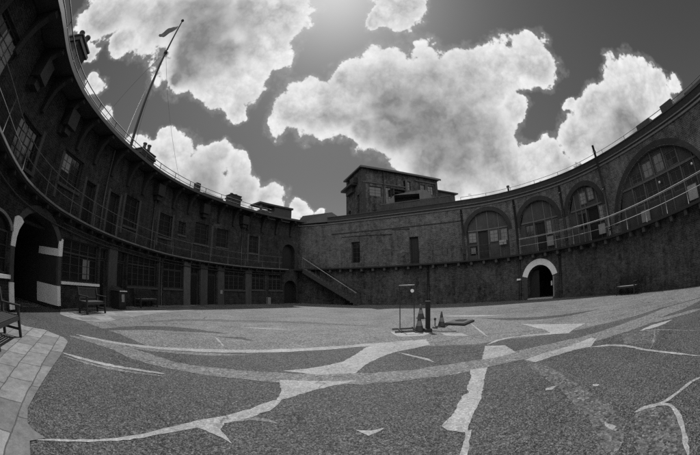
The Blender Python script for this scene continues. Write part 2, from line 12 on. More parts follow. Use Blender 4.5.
PATCHES= {'worn_drive_strip': [('mid', [(-6.295, 4.114), (-6.125, 4.331), (-5.943, 4.54), (-5.715, 4.74), (-5.411, 4.897), (-5.047, 4.908), (-4.69, 4.827), (-4.35, 4.799), (-4.054, 4.806), (-3.805, 4.75), (-3.578, 4.743), (-3.371, 4.675), (-3.159, 4.693), (-2.936, 4.701), (-2.708, 4.754), (-2.466, 4.828), (-2.201, 4.872), (-1.916, 4.894), (-1.623, 4.947), (-1.331, 5.018), (-1.041, 4.992), (-0.772, 5.03), (-0.515, 5.084), (-0.271, 5.107), (-0.036, 5.066), (0.167, 5.143), (0.361, 5.082), (0.557, 5.144), (0.798, 5.157), (1.098, 5.138), (1.426, 5.248), (1.786, 5.263), (2.142, 5.294), (2.495, 5.283), (2.853, 5.329), (3.228, 5.36), (3.619, 5.397), (4.02, 5.392), (4.409, 5.303), (4.805, 5.266), (5.186, 5.132), (5.588, 5.105), (5.98, 5.001), (6.406, 4.984), (6.848, 4.911), (7.346, 4.884), (7.875, 4.72), (8.444, 4.622), (9.028, 4.546), (9.557, 4.335), (9.958, 3.937), (10.341, 3.571), (10.698, 3.169), (10.635, 3.059), (10.103, 3.163), (9.607, 3.321), (9.11, 3.412), (8.697, 3.605), (8.255, 3.817), (7.738, 3.926), (7.193, 3.928), (6.695, 4.069), (6.247, 4.169), (5.848, 4.312), (5.451, 4.357), (5.068, 4.469), (4.664, 4.477), (4.289, 4.578), (3.921, 4.604), (3.576, 4.671), (3.234, 4.724), (2.887, 4.726), (2.535, 4.721), (2.19, 4.659), (1.839, 4.635), (1.49, 4.585), (1.147, 4.628), (0.851, 4.554), (0.606, 4.527), (0.399, 4.558), (0.211, 4.471), (-0.007, 4.521), (-0.245, 4.459), (-0.492, 4.465), (-0.744, 4.498), (-1.002, 4.502), (-1.271, 4.424), (-1.564, 4.431), (-1.855, 4.414), (-2.125, 4.363), (-2.374, 4.321), (-2.622, 4.298), (-2.871, 4.265), (-3.125, 4.219), (-3.373, 4.224), (-3.609, 4.173), (-3.843, 4.197), (-4.11, 4.177), (-4.419, 4.249), (-4.748, 4.315), (-5.058, 4.293), (-5.296, 4.268), (-5.502, 4.258), (-5.729, 4.198), (-5.98, 4.11), (-6.255, 4.049)])], 'pale_kerb_line': [('pale', [(-5.078, 3.059), (-4.918, 3.149), (-4.751, 3.228), (-4.588, 3.301), (-4.432, 3.358), (-4.293, 3.414), (-4.165, 3.471), (-4.046, 3.532), (-3.922, 3.576), (-3.807, 3.634), (-3.694, 3.686), (-3.58, 3.735), (-3.468, 3.79), (-3.352, 3.836), (-3.237, 3.883), (-3.115, 3.91), (-2.994, 3.939), (-2.989, 3.927), (-3.094, 3.86), (-3.199, 3.792), (-3.311, 3.742), (-3.421, 3.687), (-3.532, 3.636), (-3.639, 3.576), (-3.75, 3.517), (-3.869, 3.463), (-3.985, 3.397), (-4.111, 3.348), (-4.242, 3.294), (-4.383, 3.234), (-4.539, 3.17), (-4.711, 3.119), (-4.889, 3.071), (-5.069, 3.035)]), ('mid', [(-4.905, 2.941), (-4.749, 3.02), (-4.589, 3.097), (-4.436, 3.176), (-4.287, 3.231), (-4.15, 3.28), (-4.031, 3.344), (-3.915, 3.401), (-3.797, 3.449), (-3.685, 3.505), (-3.573, 3.551), (-3.465, 3.601), (-3.356, 3.65), (-3.25, 3.704), (-3.142, 3.752), (-3.031, 3.792), (-2.917, 3.827), (-2.911, 3.815), (-3.007, 3.744), (-3.105, 3.679), (-3.209, 3.622), (-3.316, 3.569), (-3.42, 3.512), (-3.526, 3.456), (-3.632, 3.394), (-3.747, 3.342), (-3.86, 3.283), (-3.98, 3.232), (-4.109, 3.187), (-4.242, 3.122), (-4.391, 3.059), (-4.559, 3.016), (-4.729, 2.968), (-4.898, 2.923)])], 'pale_curved_line': [('pale', [(-6.377, 4.379), (-6.14, 4.516), (-5.899, 4.643), (-5.65, 4.744), (-5.415, 4.872), (-5.179, 4.985), (-4.944, 5.095), (-4.728, 5.25), (-4.483, 5.375), (-4.235, 5.528), (-3.989, 5.712), (-3.72, 5.873), (-3.466, 6.055), (-3.199, 6.201), (-2.938, 6.349), (-2.662, 6.463), (-2.406, 6.62), (-2.127, 6.738), (-1.866, 6.895), (-1.592, 7.038), (-1.295, 7.151), (-1.0, 7.304), (-0.692, 7.457), (-0.381, 7.588), (-0.085, 7.688), (0.17, 7.796), (0.402, 7.892), (0.656, 7.897), (0.906, 7.924), (0.924, 7.875), (0.715, 7.734), (0.519, 7.575), (0.285, 7.497), (0.032, 7.404), (-0.243, 7.264), (-0.547, 7.128), (-0.863, 7.003), (-1.168, 6.88), (-1.437, 6.722), (-1.713, 6.591), (-1.992, 6.472), (-2.251, 6.316), (-2.531, 6.202), (-2.785, 6.049), (-3.051, 5.923), (-3.309, 5.781), (-3.581, 5.648), (-3.838, 5.475), (-4.11, 5.327), (-4.367, 5.175), (-4.605, 5.028), (-4.858, 4.931), (-5.089, 4.804), (-5.33, 4.688), (-5.587, 4.597), (-5.837, 4.491), (-6.1, 4.416), (-6.365, 4.349)]), ('mid', [(-4.959, 4.749), (-4.75, 4.897), (-4.543, 5.05), (-4.336, 5.198), (-4.108, 5.296), (-3.904, 5.413), (-3.701, 5.511), (-3.497, 5.617), (-3.282, 5.735), (-3.042, 5.857), (-2.767, 5.944), (-2.49, 6.043), (-2.22, 6.148), (-2.205, 6.118), (-2.448, 5.961), (-2.69, 5.794), (-2.922, 5.623), (-3.163, 5.5), (-3.387, 5.397), (-3.594, 5.297), (-3.794, 5.194), (-4.007, 5.099), (-4.219, 4.972), (-4.459, 4.888), (-4.703, 4.806), (-4.944, 4.72)])], 'narrow_trench_line': [('mid', [(-5.704, 6.855), (-5.533, 7.133), (-5.375, 7.425), (-5.181, 7.717), (-4.87, 7.922), (-4.539, 8.14), (-4.164, 8.284), (-3.781, 8.405), (-3.385, 8.517), (-3.011, 8.773), (-2.576, 8.985), (-2.136, 9.196), (-1.722, 9.408), (-1.342, 9.62), (-0.994, 9.859), (-0.591, 10.025), (-0.216, 10.234), (-0.191, 10.2), (-0.504, 9.906), (-0.78, 9.567), (-1.128, 9.306), (-1.49, 9.034), (-1.893, 8.767), (-2.321, 8.503), (-2.761, 8.267), (-3.217, 8.128), (-3.618, 7.935), (-4.016, 7.817), (-4.372, 7.721), (-4.69, 7.627), (-4.914, 7.42), (-5.166, 7.24), (-5.418, 7.035), (-5.675, 6.829)]), ('pale', [(-4.118, 10.019), (-3.885, 10.086), (-3.653, 10.16), (-3.415, 10.226), (-3.165, 10.25), (-2.908, 10.27), (-2.648, 10.249), (-2.388, 10.21), (-2.129, 10.194), (-2.129, 10.179), (-2.387, 10.155), (-2.646, 10.113), (-2.9, 10.08), (-3.148, 10.069), (-3.387, 10.033), (-3.628, 10.02), (-3.87, 10.007), (-4.113, 9.991)]), ('pale', [(-3.865, 7.725), (-3.769, 7.616), (-3.672, 7.512), (-3.576, 7.4), (-3.482, 7.268), (-3.377, 7.122), (-3.275, 6.959), (-3.168, 6.793), (-3.071, 6.622), (-3.079, 6.616), (-3.205, 6.767), (-3.321, 6.927), (-3.438, 7.08), (-3.54, 7.227), (-3.637, 7.354), (-3.718, 7.477), (-3.793, 7.598), (-3.872, 7.719)])], 'concrete_patch': [('pale', [(-1.166, 4.595), (0.108, 4.695), (-0.223, 4.476), (-0.523, 4.216), (-0.771, 3.916), (-0.99, 3.625), (-1.004, 3.99)]), ('pale', [(-1.23, 5.137), (-0.778, 5.407), (-0.415, 5.704), (-0.167, 5.984), (0.087, 6.579), (0.375, 7.388), (0.771, 7.929), (1.344, 8.008), (2.093, 8.037), (1.997, 7.249), (1.464, 6.953), (1.039, 6.74), (0.721, 6.401), (0.448, 5.993), (0.246, 5.619), (0.083, 5.116), (-0.542, 5.007)]), ('pale', [(3.156, 6.38), (3.563, 6.086), (3.402, 5.306), (2.95, 5.221), (2.542, 5.243)])], 'small_concrete_patch': [('pale', [(0.03, 2.904), (0.191, 2.87), (0.35, 2.926), (0.27, 2.813), (0.163, 2.741)]), ('pale', [(2.624, 3.155), (2.779, 3.105), (2.64, 3.025), (2.544, 3.071)]), ('pale', [(2.453, 1.754), (2.453, 1.553), (2.38, 1.55), (2.37, 1.639)]), ('pale', [(3.179, 2.677), (3.232, 2.595), (3.167, 2.555), (3.132, 2.609)])], 'long_concrete_patch': [('pale', [(2.403, 4.701), (2.066, 4.735), (1.946, 4.4), (1.684, 3.925), (1.603, 3.681), (1.471, 3.574), (1.291, 3.271), (1.138, 3.008), (0.989, 2.878), (0.959, 2.793), (0.986, 2.678), (1.158, 2.564), (1.31, 2.835), (1.619, 3.289), (1.795, 3.617), (2.047, 4.093)]), ('pale', [(1.153, 2.579), (0.928, 2.144), (0.985, 2.117), (1.227, 2.595)])], 'triangular_concrete_patch': [('pale', [(5.607, 8.569), (6.052, 7.661), (6.722, 6.299), (6.085, 6.128), (5.501, 5.821), (5.168, 6.193), (5.425, 6.857)])], 'wedge_concrete_patch': [('pale', [(3.22, 4.661), (3.816, 4.77), (4.54, 4.735), (5.296, 4.781), (5.408, 4.631), (4.722, 4.206), (4.365, 4.375), (3.806, 4.407), (3.263, 4.368)])], 'thin_pale_seam': [('pale', [(3.24, 6.458), (3.362, 6.56), (3.479, 6.673), (3.619, 6.759), (3.768, 6.827), (3.93, 6.845), (4.093, 6.861), (4.264, 6.835), (4.441, 6.787), (4.631, 6.705), (4.835, 6.593), (5.015, 6.44), (5.196, 6.308), (5.32, 6.142), (5.422, 5.97), (5.507, 5.795), (5.598, 5.624), (5.586, 5.615), (5.462, 5.765), (5.34, 5.915), (5.218, 6.06), (5.077, 6.186), (4.932, 6.335), (4.741, 6.454), (4.562, 6.577), (4.394, 6.664), (4.239, 6.709), (4.089, 6.717), (3.944, 6.719), (3.807, 6.683), (3.673, 6.646), (3.542, 6.574), (3.396, 6.508), (3.25, 6.442)]), ('pale', [(4.69, 4.208), (4.791, 4.141), (4.897, 4.074), (4.996, 3.992), (5.052, 3.875), (5.099, 3.758), (5.138, 3.635), (5.14, 3.504), (5.143, 3.371), (5.134, 3.237), (5.094, 3.106), (5.068, 2.97), (5.035, 2.829), (5.032, 2.678), (5.011, 2.519), (5.009, 2.348), (4.997, 2.164), (4.981, 1.964), (4.946, 1.751), (4.918, 1.532), (4.887, 1.316), (4.875, 1.317), (4.883, 1.535), (4.895, 1.756), (4.898, 1.971), (4.914, 2.17), (4.924, 2.352), (4.935, 2.522), (4.928, 2.684), (4.949, 2.84), (4.964, 2.99), (5.0, 3.126), (5.014, 3.255), (5.03, 3.376), (5.027, 3.497), (5.003, 3.613), (4.991, 3.725), (4.954, 3.825), (4.882, 3.901), (4.817, 3.992), (4.743, 4.09), (4.673, 4.191)]), ('pale', [(1.043, 6.742), (1.126, 6.621), (1.21, 6.499), (1.285, 6.377), (1.351, 6.264), (1.409, 6.167), (1.465, 6.082), (1.525, 6.002), (1.573, 5.911), (1.597, 5.805), (1.619, 5.701), (1.636, 5.596), (1.652, 5.492), (1.64, 5.488), (1.598, 5.585), (1.559, 5.683), (1.52, 5.778), (1.47, 5.866), (1.431, 5.952), (1.394, 6.039), (1.342, 6.127), (1.284, 6.225), (1.221, 6.341), (1.156, 6.469), (1.095, 6.604), (1.035, 6.738)]), ('pale', [(4.448, 10.368), (4.338, 9.869), (4.221, 9.361), (4.113, 8.873), (4.013, 8.441), (3.928, 8.085), (3.849, 7.784), (3.769, 7.507), (3.691, 7.217), (3.682, 7.219), (3.742, 7.513), (3.794, 7.797), (3.859, 8.101), (3.943, 8.458), (4.052, 8.888), (4.18, 9.371), (4.31, 9.876), (4.441, 10.37)]), ('mid', [(6.757, 3.57), (6.478, 3.409), (6.192, 3.241), (5.918, 3.09), (5.685, 2.959), (5.499, 2.88), (5.351, 2.829), (5.219, 2.791), (5.079, 2.749), (5.077, 2.757), (5.21, 2.817), (5.336, 2.87), (5.477, 2.932), (5.655, 3.02), (5.895, 3.133), (6.172, 3.279), (6.467, 3.43), (6.753, 3.577)]), ('mid', [(6.134, 4.329), (6.246, 4.074), (6.36, 3.822), (6.458, 3.556), (6.517, 3.259), (6.525, 2.926), (6.49, 2.569), (6.444, 2.204), (6.4, 1.844), (6.39, 1.845), (6.411, 2.207), (6.444, 2.573), (6.461, 2.928), (6.452, 3.252), (6.396, 3.539), (6.31, 3.803), (6.213, 4.061), (6.127, 4.326)])], 'diagonal_trench': [('mid2', [(3.265, 4.734), (3.282, 4.493), (3.303, 4.251), (3.295, 4.012), (3.247, 3.777), (3.201, 3.533), (3.138, 3.288), (3.08, 3.05), (3.032, 2.831), (2.981, 2.64), (2.922, 2.471), (2.873, 2.313), (2.819, 2.164), (2.774, 2.021), (2.737, 1.876), (2.675, 1.734), (2.612, 1.578), (2.495, 1.448), (2.36, 1.342), (2.219, 1.254), (2.058, 1.189), (2.012, 1.232), (2.067, 1.398), (2.147, 1.54), (2.222, 1.669), (2.283, 1.784), (2.355, 1.882), (2.397, 2.0), (2.451, 2.128), (2.502, 2.273), (2.553, 2.423), (2.607, 2.573), (2.652, 2.738), (2.707, 2.919), (2.771, 3.128), (2.828, 3.361), (2.877, 3.604), (2.931, 3.84), (2.97, 4.069), (3.039, 4.294), (3.133, 4.517), (3.225, 4.74)])], 'winding_pale_seam': [('pale', [(2.819, 1.568), (2.865, 1.569), (2.911, 1.568), (2.956, 1.553), (3.009, 1.539), (3.052, 1.5), (3.094, 1.463), (3.132, 1.425), (3.176, 1.39), (3.232, 1.36), (3.301, 1.34), (3.375, 1.315), (3.458, 1.293), (3.554, 1.284), (3.659, 1.269), (3.766, 1.25), (3.863, 1.223), (3.942, 1.183), (4.009, 1.138), (4.066, 1.086), (4.123, 1.033), (4.117, 1.025), (4.046, 1.057), (3.979, 1.092), (3.913, 1.129), (3.84, 1.158), (3.751, 1.181), (3.648, 1.198), (3.542, 1.215), (3.447, 1.244), (3.362, 1.263), (3.283, 1.28), (3.211, 1.306), (3.143, 1.329), (3.084, 1.363), (3.036, 1.402), (3.001, 1.442), (2.963, 1.465), (2.931, 1.492), (2.892, 1.507), (2.853, 1.53), (2.815, 1.557)]), ('pale', [(3.09, 1.401), (3.125, 1.367), (3.166, 1.334), (3.2, 1.29), (3.211, 1.232), (3.191, 1.172), (3.162, 1.11), (3.125, 1.046), (3.082, 0.982), (3.026, 0.926), (2.96, 0.876), (2.893, 0.817), (2.816, 0.754), (2.727, 0.68), (2.627, 0.598), (2.519, 0.52), (2.41, 0.445), (2.401, 0.455), (2.494, 0.549), (2.59, 0.642), (2.687, 0.727), (2.775, 0.803), (2.85, 0.869), (2.92, 0.923), (2.973, 0.98), (3.021, 1.034), (3.07, 1.086), (3.111, 1.14), (3.14, 1.191), (3.146, 1.236), (3.142, 1.269), (3.127, 1.307), (3.106, 1.352), (3.084, 1.397)])], 'crack_seam': [('pale', [(-2.656, 0.818), (-2.621, 0.905), (-2.583, 0.99), (-2.549, 1.078), (-2.506, 1.159), (-2.462, 1.234), (-2.412, 1.3), (-2.366, 1.372), (-2.313, 1.454), (-2.253, 1.553), (-2.184, 1.661), (-2.121, 1.775), (-2.059, 1.879), (-2.012, 1.978), (-1.967, 2.074), (-1.93, 2.172), (-1.892, 2.273), (-1.841, 2.369), (-1.794, 2.467), (-1.734, 2.559), (-1.694, 2.667), (-1.616, 2.748), (-1.543, 2.829), (-1.486, 2.919), (-1.418, 2.998), (-1.361, 3.093), (-1.309, 3.196), (-1.237, 3.285), (-1.203, 3.387), (-1.157, 3.473), (-1.101, 3.554), (-1.05, 3.64), (-0.974, 3.719), (-0.937, 3.705), (-0.93, 3.597), (-0.944, 3.496), (-0.96, 3.39), (-1.0, 3.286), (-1.073, 3.192), (-1.121, 3.079), (-1.197, 2.984), (-1.27, 2.89), (-1.337, 2.796), (-1.421, 2.723), (-1.488, 2.643), (-1.54, 2.556), (-1.62, 2.486), (-1.672, 2.395), (-1.732, 2.307), (-1.785, 2.216), (-1.843, 2.129), (-1.894, 2.039), (-1.941, 1.943), (-1.998, 1.845), (-2.062, 1.739), (-2.14, 1.632), (-2.211, 1.526), (-2.277, 1.43), (-2.333, 1.35), (-2.384, 1.28), (-2.424, 1.21), (-2.47, 1.138), (-2.513, 1.059), (-2.562, 0.98), (-2.605, 0.897), (-2.652, 0.816)]), ('pale', [(-1.678, 2.482), (-1.555, 2.804), (-1.387, 2.831), (-1.349, 2.591), (-1.17, 2.4), (-1.368, 2.5), (-1.521, 2.495)]), ('pale', [(-1.52, 2.559), (-1.481, 2.555), (-1.44, 2.555), (-1.407, 2.538), (-1.375, 2.52), (-1.344, 2.499), (-1.309, 2.486), (-1.275, 2.468), (-1.24, 2.451), (-1.209, 2.428), (-1.18, 2.404), (-1.155, 2.376), (-1.128, 2.35), (-1.13, 2.348), (-1.162, 2.366), (-1.196, 2.383), (-1.227, 2.401), (-1.258, 2.418), (-1.29, 2.433), (-1.325, 2.441), (-1.361, 2.454), (-1.399, 2.461), (-1.436, 2.472), (-1.471, 2.485), (-1.499, 2.515), (-1.528, 2.541)]), ('mid', [(-1.31, 2.846), (-1.284, 2.897), (-1.257, 2.95), (-1.223, 3.002), (-1.168, 3.034), (-1.108, 3.055), (-1.045, 3.061), (-0.985, 3.054), (-0.931, 3.046), (-0.885, 3.026), (-0.848, 2.996), (-0.815, 2.969), (-0.781, 2.943), (-0.782, 2.941), (-0.824, 2.953), (-0.863, 2.966), (-0.904, 2.972), (-0.944, 2.975), (-0.99, 2.977), (-1.042, 2.973), (-1.091, 2.967), (-1.132, 2.957), (-1.162, 2.931), (-1.204, 2.904), (-1.25, 2.868), (-1.298, 2.835)])], 'patched_square': [('dark', [(5.335, 4.817), (5.995, 4.02), (5.136, 3.588), (4.806, 4.219)]), ('mid2', [(5.954, 4.197), (6.575, 3.304), (5.476, 2.821), (5.151, 3.539)])], 'concrete_base_patch': [('pale', [(1.298, 9.764), (2.291, 9.612), (2.549, 9.033), (2.18, 8.617), (1.404, 8.736)]), ('pale', [(2.777, 8.903), (3.341, 8.413), (3.332, 7.904), (2.776, 8.292)])], 'far_pale_streak': [('pale', [(6.332, 3.849), (6.476, 3.838), (6.626, 3.848), (6.764, 3.812), (6.92, 3.786), (7.069, 3.706), (7.215, 3.597), (7.359, 3.476), (7.506, 3.364), (7.494, 3.337), (7.312, 3.368), (7.126, 3.392), (6.948, 3.423), (6.791, 3.473), (6.665, 3.559), (6.541, 3.624), (6.435, 3.729), (6.319, 3.817)]), ('mid', [(7.192, 8.181), (7.583, 8.031), (7.989, 7.92), (8.351, 7.725), (8.741, 7.544), (9.177, 7.313), (9.693, 7.117), (10.194, 6.872), (10.63, 6.603), (10.939, 6.265), (11.069, 5.861), (11.166, 5.476), (11.27, 5.099), (11.234, 5.083), (11.022, 5.417), (10.839, 5.759), (10.618, 6.048), (10.397, 6.322), (10.03, 6.548), (9.537, 6.715), (9.013, 6.897), (8.513, 7.062), (8.115, 7.303), (7.756, 7.529), (7.468, 7.84), (7.151, 8.111)]), ('pale', [(4.242, 13.584), (4.611, 13.295), (4.992, 13.01), (5.342, 12.715), (5.657, 12.431), (5.955, 12.193), (6.172, 11.909), (6.373, 11.62), (6.588, 11.337), (6.561, 11.307), (6.255, 11.487), (5.942, 11.65), (5.632, 11.839), (5.366, 12.125), (5.069, 12.438), (4.772, 12.792), (4.492, 13.177), (4.206, 13.548)]), ('mid', [(-6.324, 14.575), (-5.381, 14.799), (-4.417, 15.039), (-3.475, 15.221), (-2.597, 15.303), (-1.819, 15.185), (-1.138, 14.967), (-0.565, 14.699), (-0.025, 14.57), (0.5, 14.576), (1.017, 14.655), (1.54, 14.767), (2.073, 14.858), (2.081, 14.829), (1.578, 14.638), (1.078, 14.432), (0.545, 14.264), (-0.052, 14.202), (-0.679, 14.312), (-1.308, 14.499), (-1.929, 14.733), (-2.617, 14.842), (-3.435, 14.835), (-4.368, 14.739), (-5.351, 14.626), (-6.318, 14.535)]), ('mid2', [(-7.169, 8.026), (-7.059, 8.764), (-6.962, 9.518), (-6.782, 10.293), (-6.28, 10.958), (-5.581, 11.611), (-4.658, 12.158), (-3.639, 12.567), (-2.613, 12.761), (-1.623, 12.642), (-0.673, 12.272), (0.221, 11.764), (1.129, 11.356), (1.106, 11.293), (0.148, 11.577), (-0.831, 11.848), (-1.74, 12.083), (-2.575, 12.131), (-3.439, 11.93), (-4.351, 11.54), (-5.194, 11.046), (-5.888, 10.578), (-6.258, 10.019), (-6.57, 9.403), (-6.814, 8.699), (-7.119, 8.012)]), ('mid', [(1.261, 7.544), (1.538, 7.647), (1.8, 7.804), (2.073, 7.939), (2.351, 8.052), (2.65, 8.121), (2.974, 8.274), (3.382, 8.423), (3.896, 8.408), (4.475, 8.208), (5.068, 7.862), (5.638, 7.45), (6.216, 7.171), (6.722, 6.923), (7.271, 6.812), (7.843, 6.606), (8.456, 6.261), (9.184, 5.888), (9.901, 5.342), (10.617, 4.745), (11.326, 4.17), (11.296, 4.125), (10.484, 4.543), (9.659, 4.972), (8.878, 5.387), (8.222, 5.814), (7.609, 6.028), (7.069, 6.211), (6.55, 6.446), (5.962, 6.632), (5.37, 6.985), (4.739, 7.309), (4.186, 7.625), (3.754, 7.831), (3.438, 7.863), (3.145, 7.811), (2.836, 7.672), (2.511, 7.512), (2.173, 7.486), (1.866, 7.496), (1.563, 7.532), (1.268, 7.512)]), ('mid', [(7.558, 11.563), (7.954, 11.287), (8.347, 11.016), (8.759, 10.732), (9.155, 10.362), (9.548, 9.902), (9.912, 9.365), (10.302, 8.851), (10.682, 8.384), (10.982, 7.931), (11.227, 7.476), (11.485, 7.049), (11.732, 6.606), (11.691, 6.575), (11.331, 6.932), (10.991, 7.297), (10.619, 7.654), (10.26, 8.063), (9.914, 8.559), (9.532, 9.076), (9.113, 9.554), (8.749, 10.005), (8.424, 10.4), (8.134, 10.789), (7.831, 11.153), (7.527, 11.53)]), ('mid', [(4.789, 7.3), (5.024, 7.093), (5.262, 6.89), (5.486, 6.68), (5.727, 6.489), (5.989, 6.328), (6.233, 6.14), (6.528, 6.005), (6.837, 5.831), (7.218, 5.691), (7.636, 5.524), (8.081, 5.378), (8.515, 5.222), (8.511, 5.209), (8.06, 5.303), (7.602, 5.402), (7.152, 5.49), (6.756, 5.63), (6.404, 5.761), (6.119, 5.95), (5.836, 6.109), (5.594, 6.323), (5.36, 6.547), (5.149, 6.784), (4.969, 7.042), (4.778, 7.289)]), ('mid', [(6.14, 4.782), (6.448, 4.644), (6.775, 4.542), (7.102, 4.417), (7.394, 4.204), (7.708, 3.959), (8.01, 3.667), (8.296, 3.396), (8.547, 3.2), (8.682, 3.031), (8.733, 2.879), (8.776, 2.768), (8.821, 2.64), (8.798, 2.62), (8.674, 2.675), (8.57, 2.728), (8.429, 2.777), (8.261, 2.9), (8.052, 3.137), (7.767, 3.401), (7.453, 3.661), (7.168, 3.905), (6.889, 4.09), (6.641, 4.318), (6.393, 4.55), (6.124, 4.755)])], 'dark_tar_band': [('dark', [(5.396, 11.44), (5.698, 11.004), (5.976, 10.55), (6.312, 10.164), (6.546, 9.795), (6.802, 9.504), (7.072, 9.264), (7.36, 9.043), (7.647, 8.778), (8.01, 8.567), (8.405, 8.326), (8.826, 8.073), (9.255, 7.856), (9.238, 7.81), (8.772, 7.922), (8.28, 7.986), (7.797, 8.086), (7.362, 8.276), (6.949, 8.462), (6.608, 8.729), (6.302, 9.046), (6.014, 9.417), (5.749, 9.855), (5.635, 10.391), (5.482, 10.906), (5.344, 11.416)]), ('dark', [(-6.754, 5.177), (-6.749, 5.69), (-6.738, 6.217), (-6.707, 6.731), (-6.605, 7.184), (-6.489, 7.582), (-6.235, 7.859), (-6.025, 8.172), (-5.704, 8.391), (-5.312, 8.52), (-4.893, 8.592), (-4.47, 8.504), (-4.057, 8.548), (-3.66, 8.437), (-3.3, 8.228), (-2.97, 7.985), (-2.629, 7.796), (-2.641, 7.758), (-3.031, 7.799), (-3.434, 7.805), (-3.804, 7.809), (-4.132, 7.82), (-4.467, 7.894), (-4.806, 7.769), (-5.108, 7.721), (-5.339, 7.628), (-5.521, 7.53), (-5.729, 7.436), (-5.827, 7.2), (-6.024, 6.957), (-6.179, 6.596), (-6.346, 6.144), (-6.508, 5.647), (-6.688, 5.165)]), ('dark', [(0.965, 5.915), (1.037, 6.163), (1.132, 6.401), (1.237, 6.686), (1.471, 6.895), (1.778, 6.924), (2.052, 6.947), (2.302, 6.885), (2.598, 6.929), (2.748, 6.639), (2.832, 6.414), (2.852, 6.208), (2.867, 6.011), (2.804, 5.952), (2.603, 5.987), (2.415, 6.025), (2.274, 6.019), (2.159, 5.884), (2.128, 6.022), (2.009, 6.007), (1.901, 6.016), (1.843, 5.958), (1.737, 5.974), (1.511, 5.98), (1.278, 5.904), (1.02, 5.855)]), ('dark', [(-4.476, 3.945), (-4.366, 4.172), (-4.224, 4.351), (-4.1, 4.537), (-3.94, 4.655), (-3.823, 4.816), (-3.615, 4.895), (-3.373, 4.958), (-3.164, 5.053), (-3.117, 5.007), (-3.206, 4.796), (-3.26, 4.549), (-3.355, 4.325), (-3.556, 4.198), (-3.737, 4.049), (-3.969, 3.983), (-4.19, 3.916), (-4.44, 3.894)])], 'mottled_patch': [('mid2', [(2.849, 1.554), (3.037, 1.452), (3.092, 1.249), (2.987, 0.986), (2.737, 0.713), (2.38, 0.433), (2.165, 0.935), (2.389, 1.306)])], 'tar_stain': [('dark', [(-2.139, 4.562), (-1.956, 4.726), (-1.54, 4.71), (-1.522, 4.535), (-1.839, 4.521)]), ('dark', [(5.103, 4.391), (5.472, 4.166), (5.184, 4.063)])]}
FLAGPTS= [(-2.392, 0.651), (-2.627, 0.8), (-2.593, 1.017), (-2.811, 0.96), (-2.941, 0.969), (-3.25, 1.153), (-3.915, 1.83), (-4.94, 2.898), (-5.783, 3.676), (-6.157, 3.789), (-6.997, 3.628), (-7.397, 3.133), (-7.75, 2.667)]
SIDEPTS= [(-9.112, 5.518), (-8.503, 5.601), (-7.968, 5.783), (-7.656, 6.246), (-7.605, 6.822), (-7.922, 7.781), (-8.222, 9.246), (-8.395, 10.937), (-8.254, 13.509), (-7.94, 15.976)]
WORN= [(-7.319, 5.736), (-5.952, 5.737), (-4.457, 5.315), (-3.412, 5.964), (-2.067, 6.584), (-0.993, 7.06), (-0.026, 7.482), (1.729, 7.231), (3.154, 6.673), (3.788, 6.755), (5.376, 6.077), (6.678, 5.628), (9.28, 4.733), (10.932, 3.295)]

# ------------------------------------------------------------------ plan curves
def cr(pts, n=12):
    P = [np.array(p, float) for p in pts]
    P = [2*P[0]-P[1]] + P + [2*P[-1]-P[-2]]
    o = []
    for i in range(1, len(P)-2):
        for k in range(n):
            t = k/n
            a, b, c, d = P[i-1:i+3]
            o.append(.5*((2*b)+(c-a)*t+(2*a-5*b+4*c-d)*t*t+(-a+3*b-3*c+d)*t**3))
    o.append(P[-2])
    return np.array(o)

def resample(p, step=.25):
    L = np.r_[0, np.cumsum(np.linalg.norm(np.diff(p, axis=0), axis=1))]
    n = int(L[-1]/step)+1
    s = np.linspace(0, L[-1], n)
    return s, np.c_[np.interp(s, L, p[:, 0]), np.interp(s, L, p[:, 1])]

class Curve:
    """A wall line in plan; at(s, o) is the point s metres along it, o metres outward (away from the court)."""
    def __init__(self, ctrl, off=0, smooth=0):
        s, p = resample(cr(ctrl))
        for _ in range(smooth):
            q = p.copy(); q[1:-1] = (p[:-2]+2*p[1:-1]+p[2:])/4; p = q
        t = np.gradient(p, axis=0); t /= np.linalg.norm(t, axis=1)[:, None]
        nrm = np.c_[-t[:, 1], t[:, 0]]
        self.s, self.p = resample(p+nrm*off)
        t = np.gradient(self.p, axis=0); t /= np.linalg.norm(t, axis=1)[:, None]
        self.n = np.c_[-t[:, 1], t[:, 0]]
        self.len = float(self.s[-1])
    def at(self, s, o=0.0):
        if s > self.len or s < 0:
            e = self.len if s > self.len else 0.0
            nx, ny = np.interp(e, self.s, self.n[:, 0]), np.interp(e, self.s, self.n[:, 1])
            px, py = np.interp(e, self.s, self.p[:, 0]), np.interp(e, self.s, self.p[:, 1])
            return (px+nx*o+(s-e)*ny, py+ny*o-(s-e)*nx)
        x = np.interp(s, self.s, self.p[:, 0]); y = np.interp(s, self.s, self.p[:, 1])
        nx = np.interp(s, self.s, self.n[:, 0]); ny = np.interp(s, self.s, self.n[:, 1])
        k = math.hypot(nx, ny)
        return (float(x+nx/k*o), float(y+ny/k*o))
    def nrm(self, s):
        a, b = self.at(s, 0), self.at(s, 1)
        return (b[0]-a[0], b[1]-a[1])

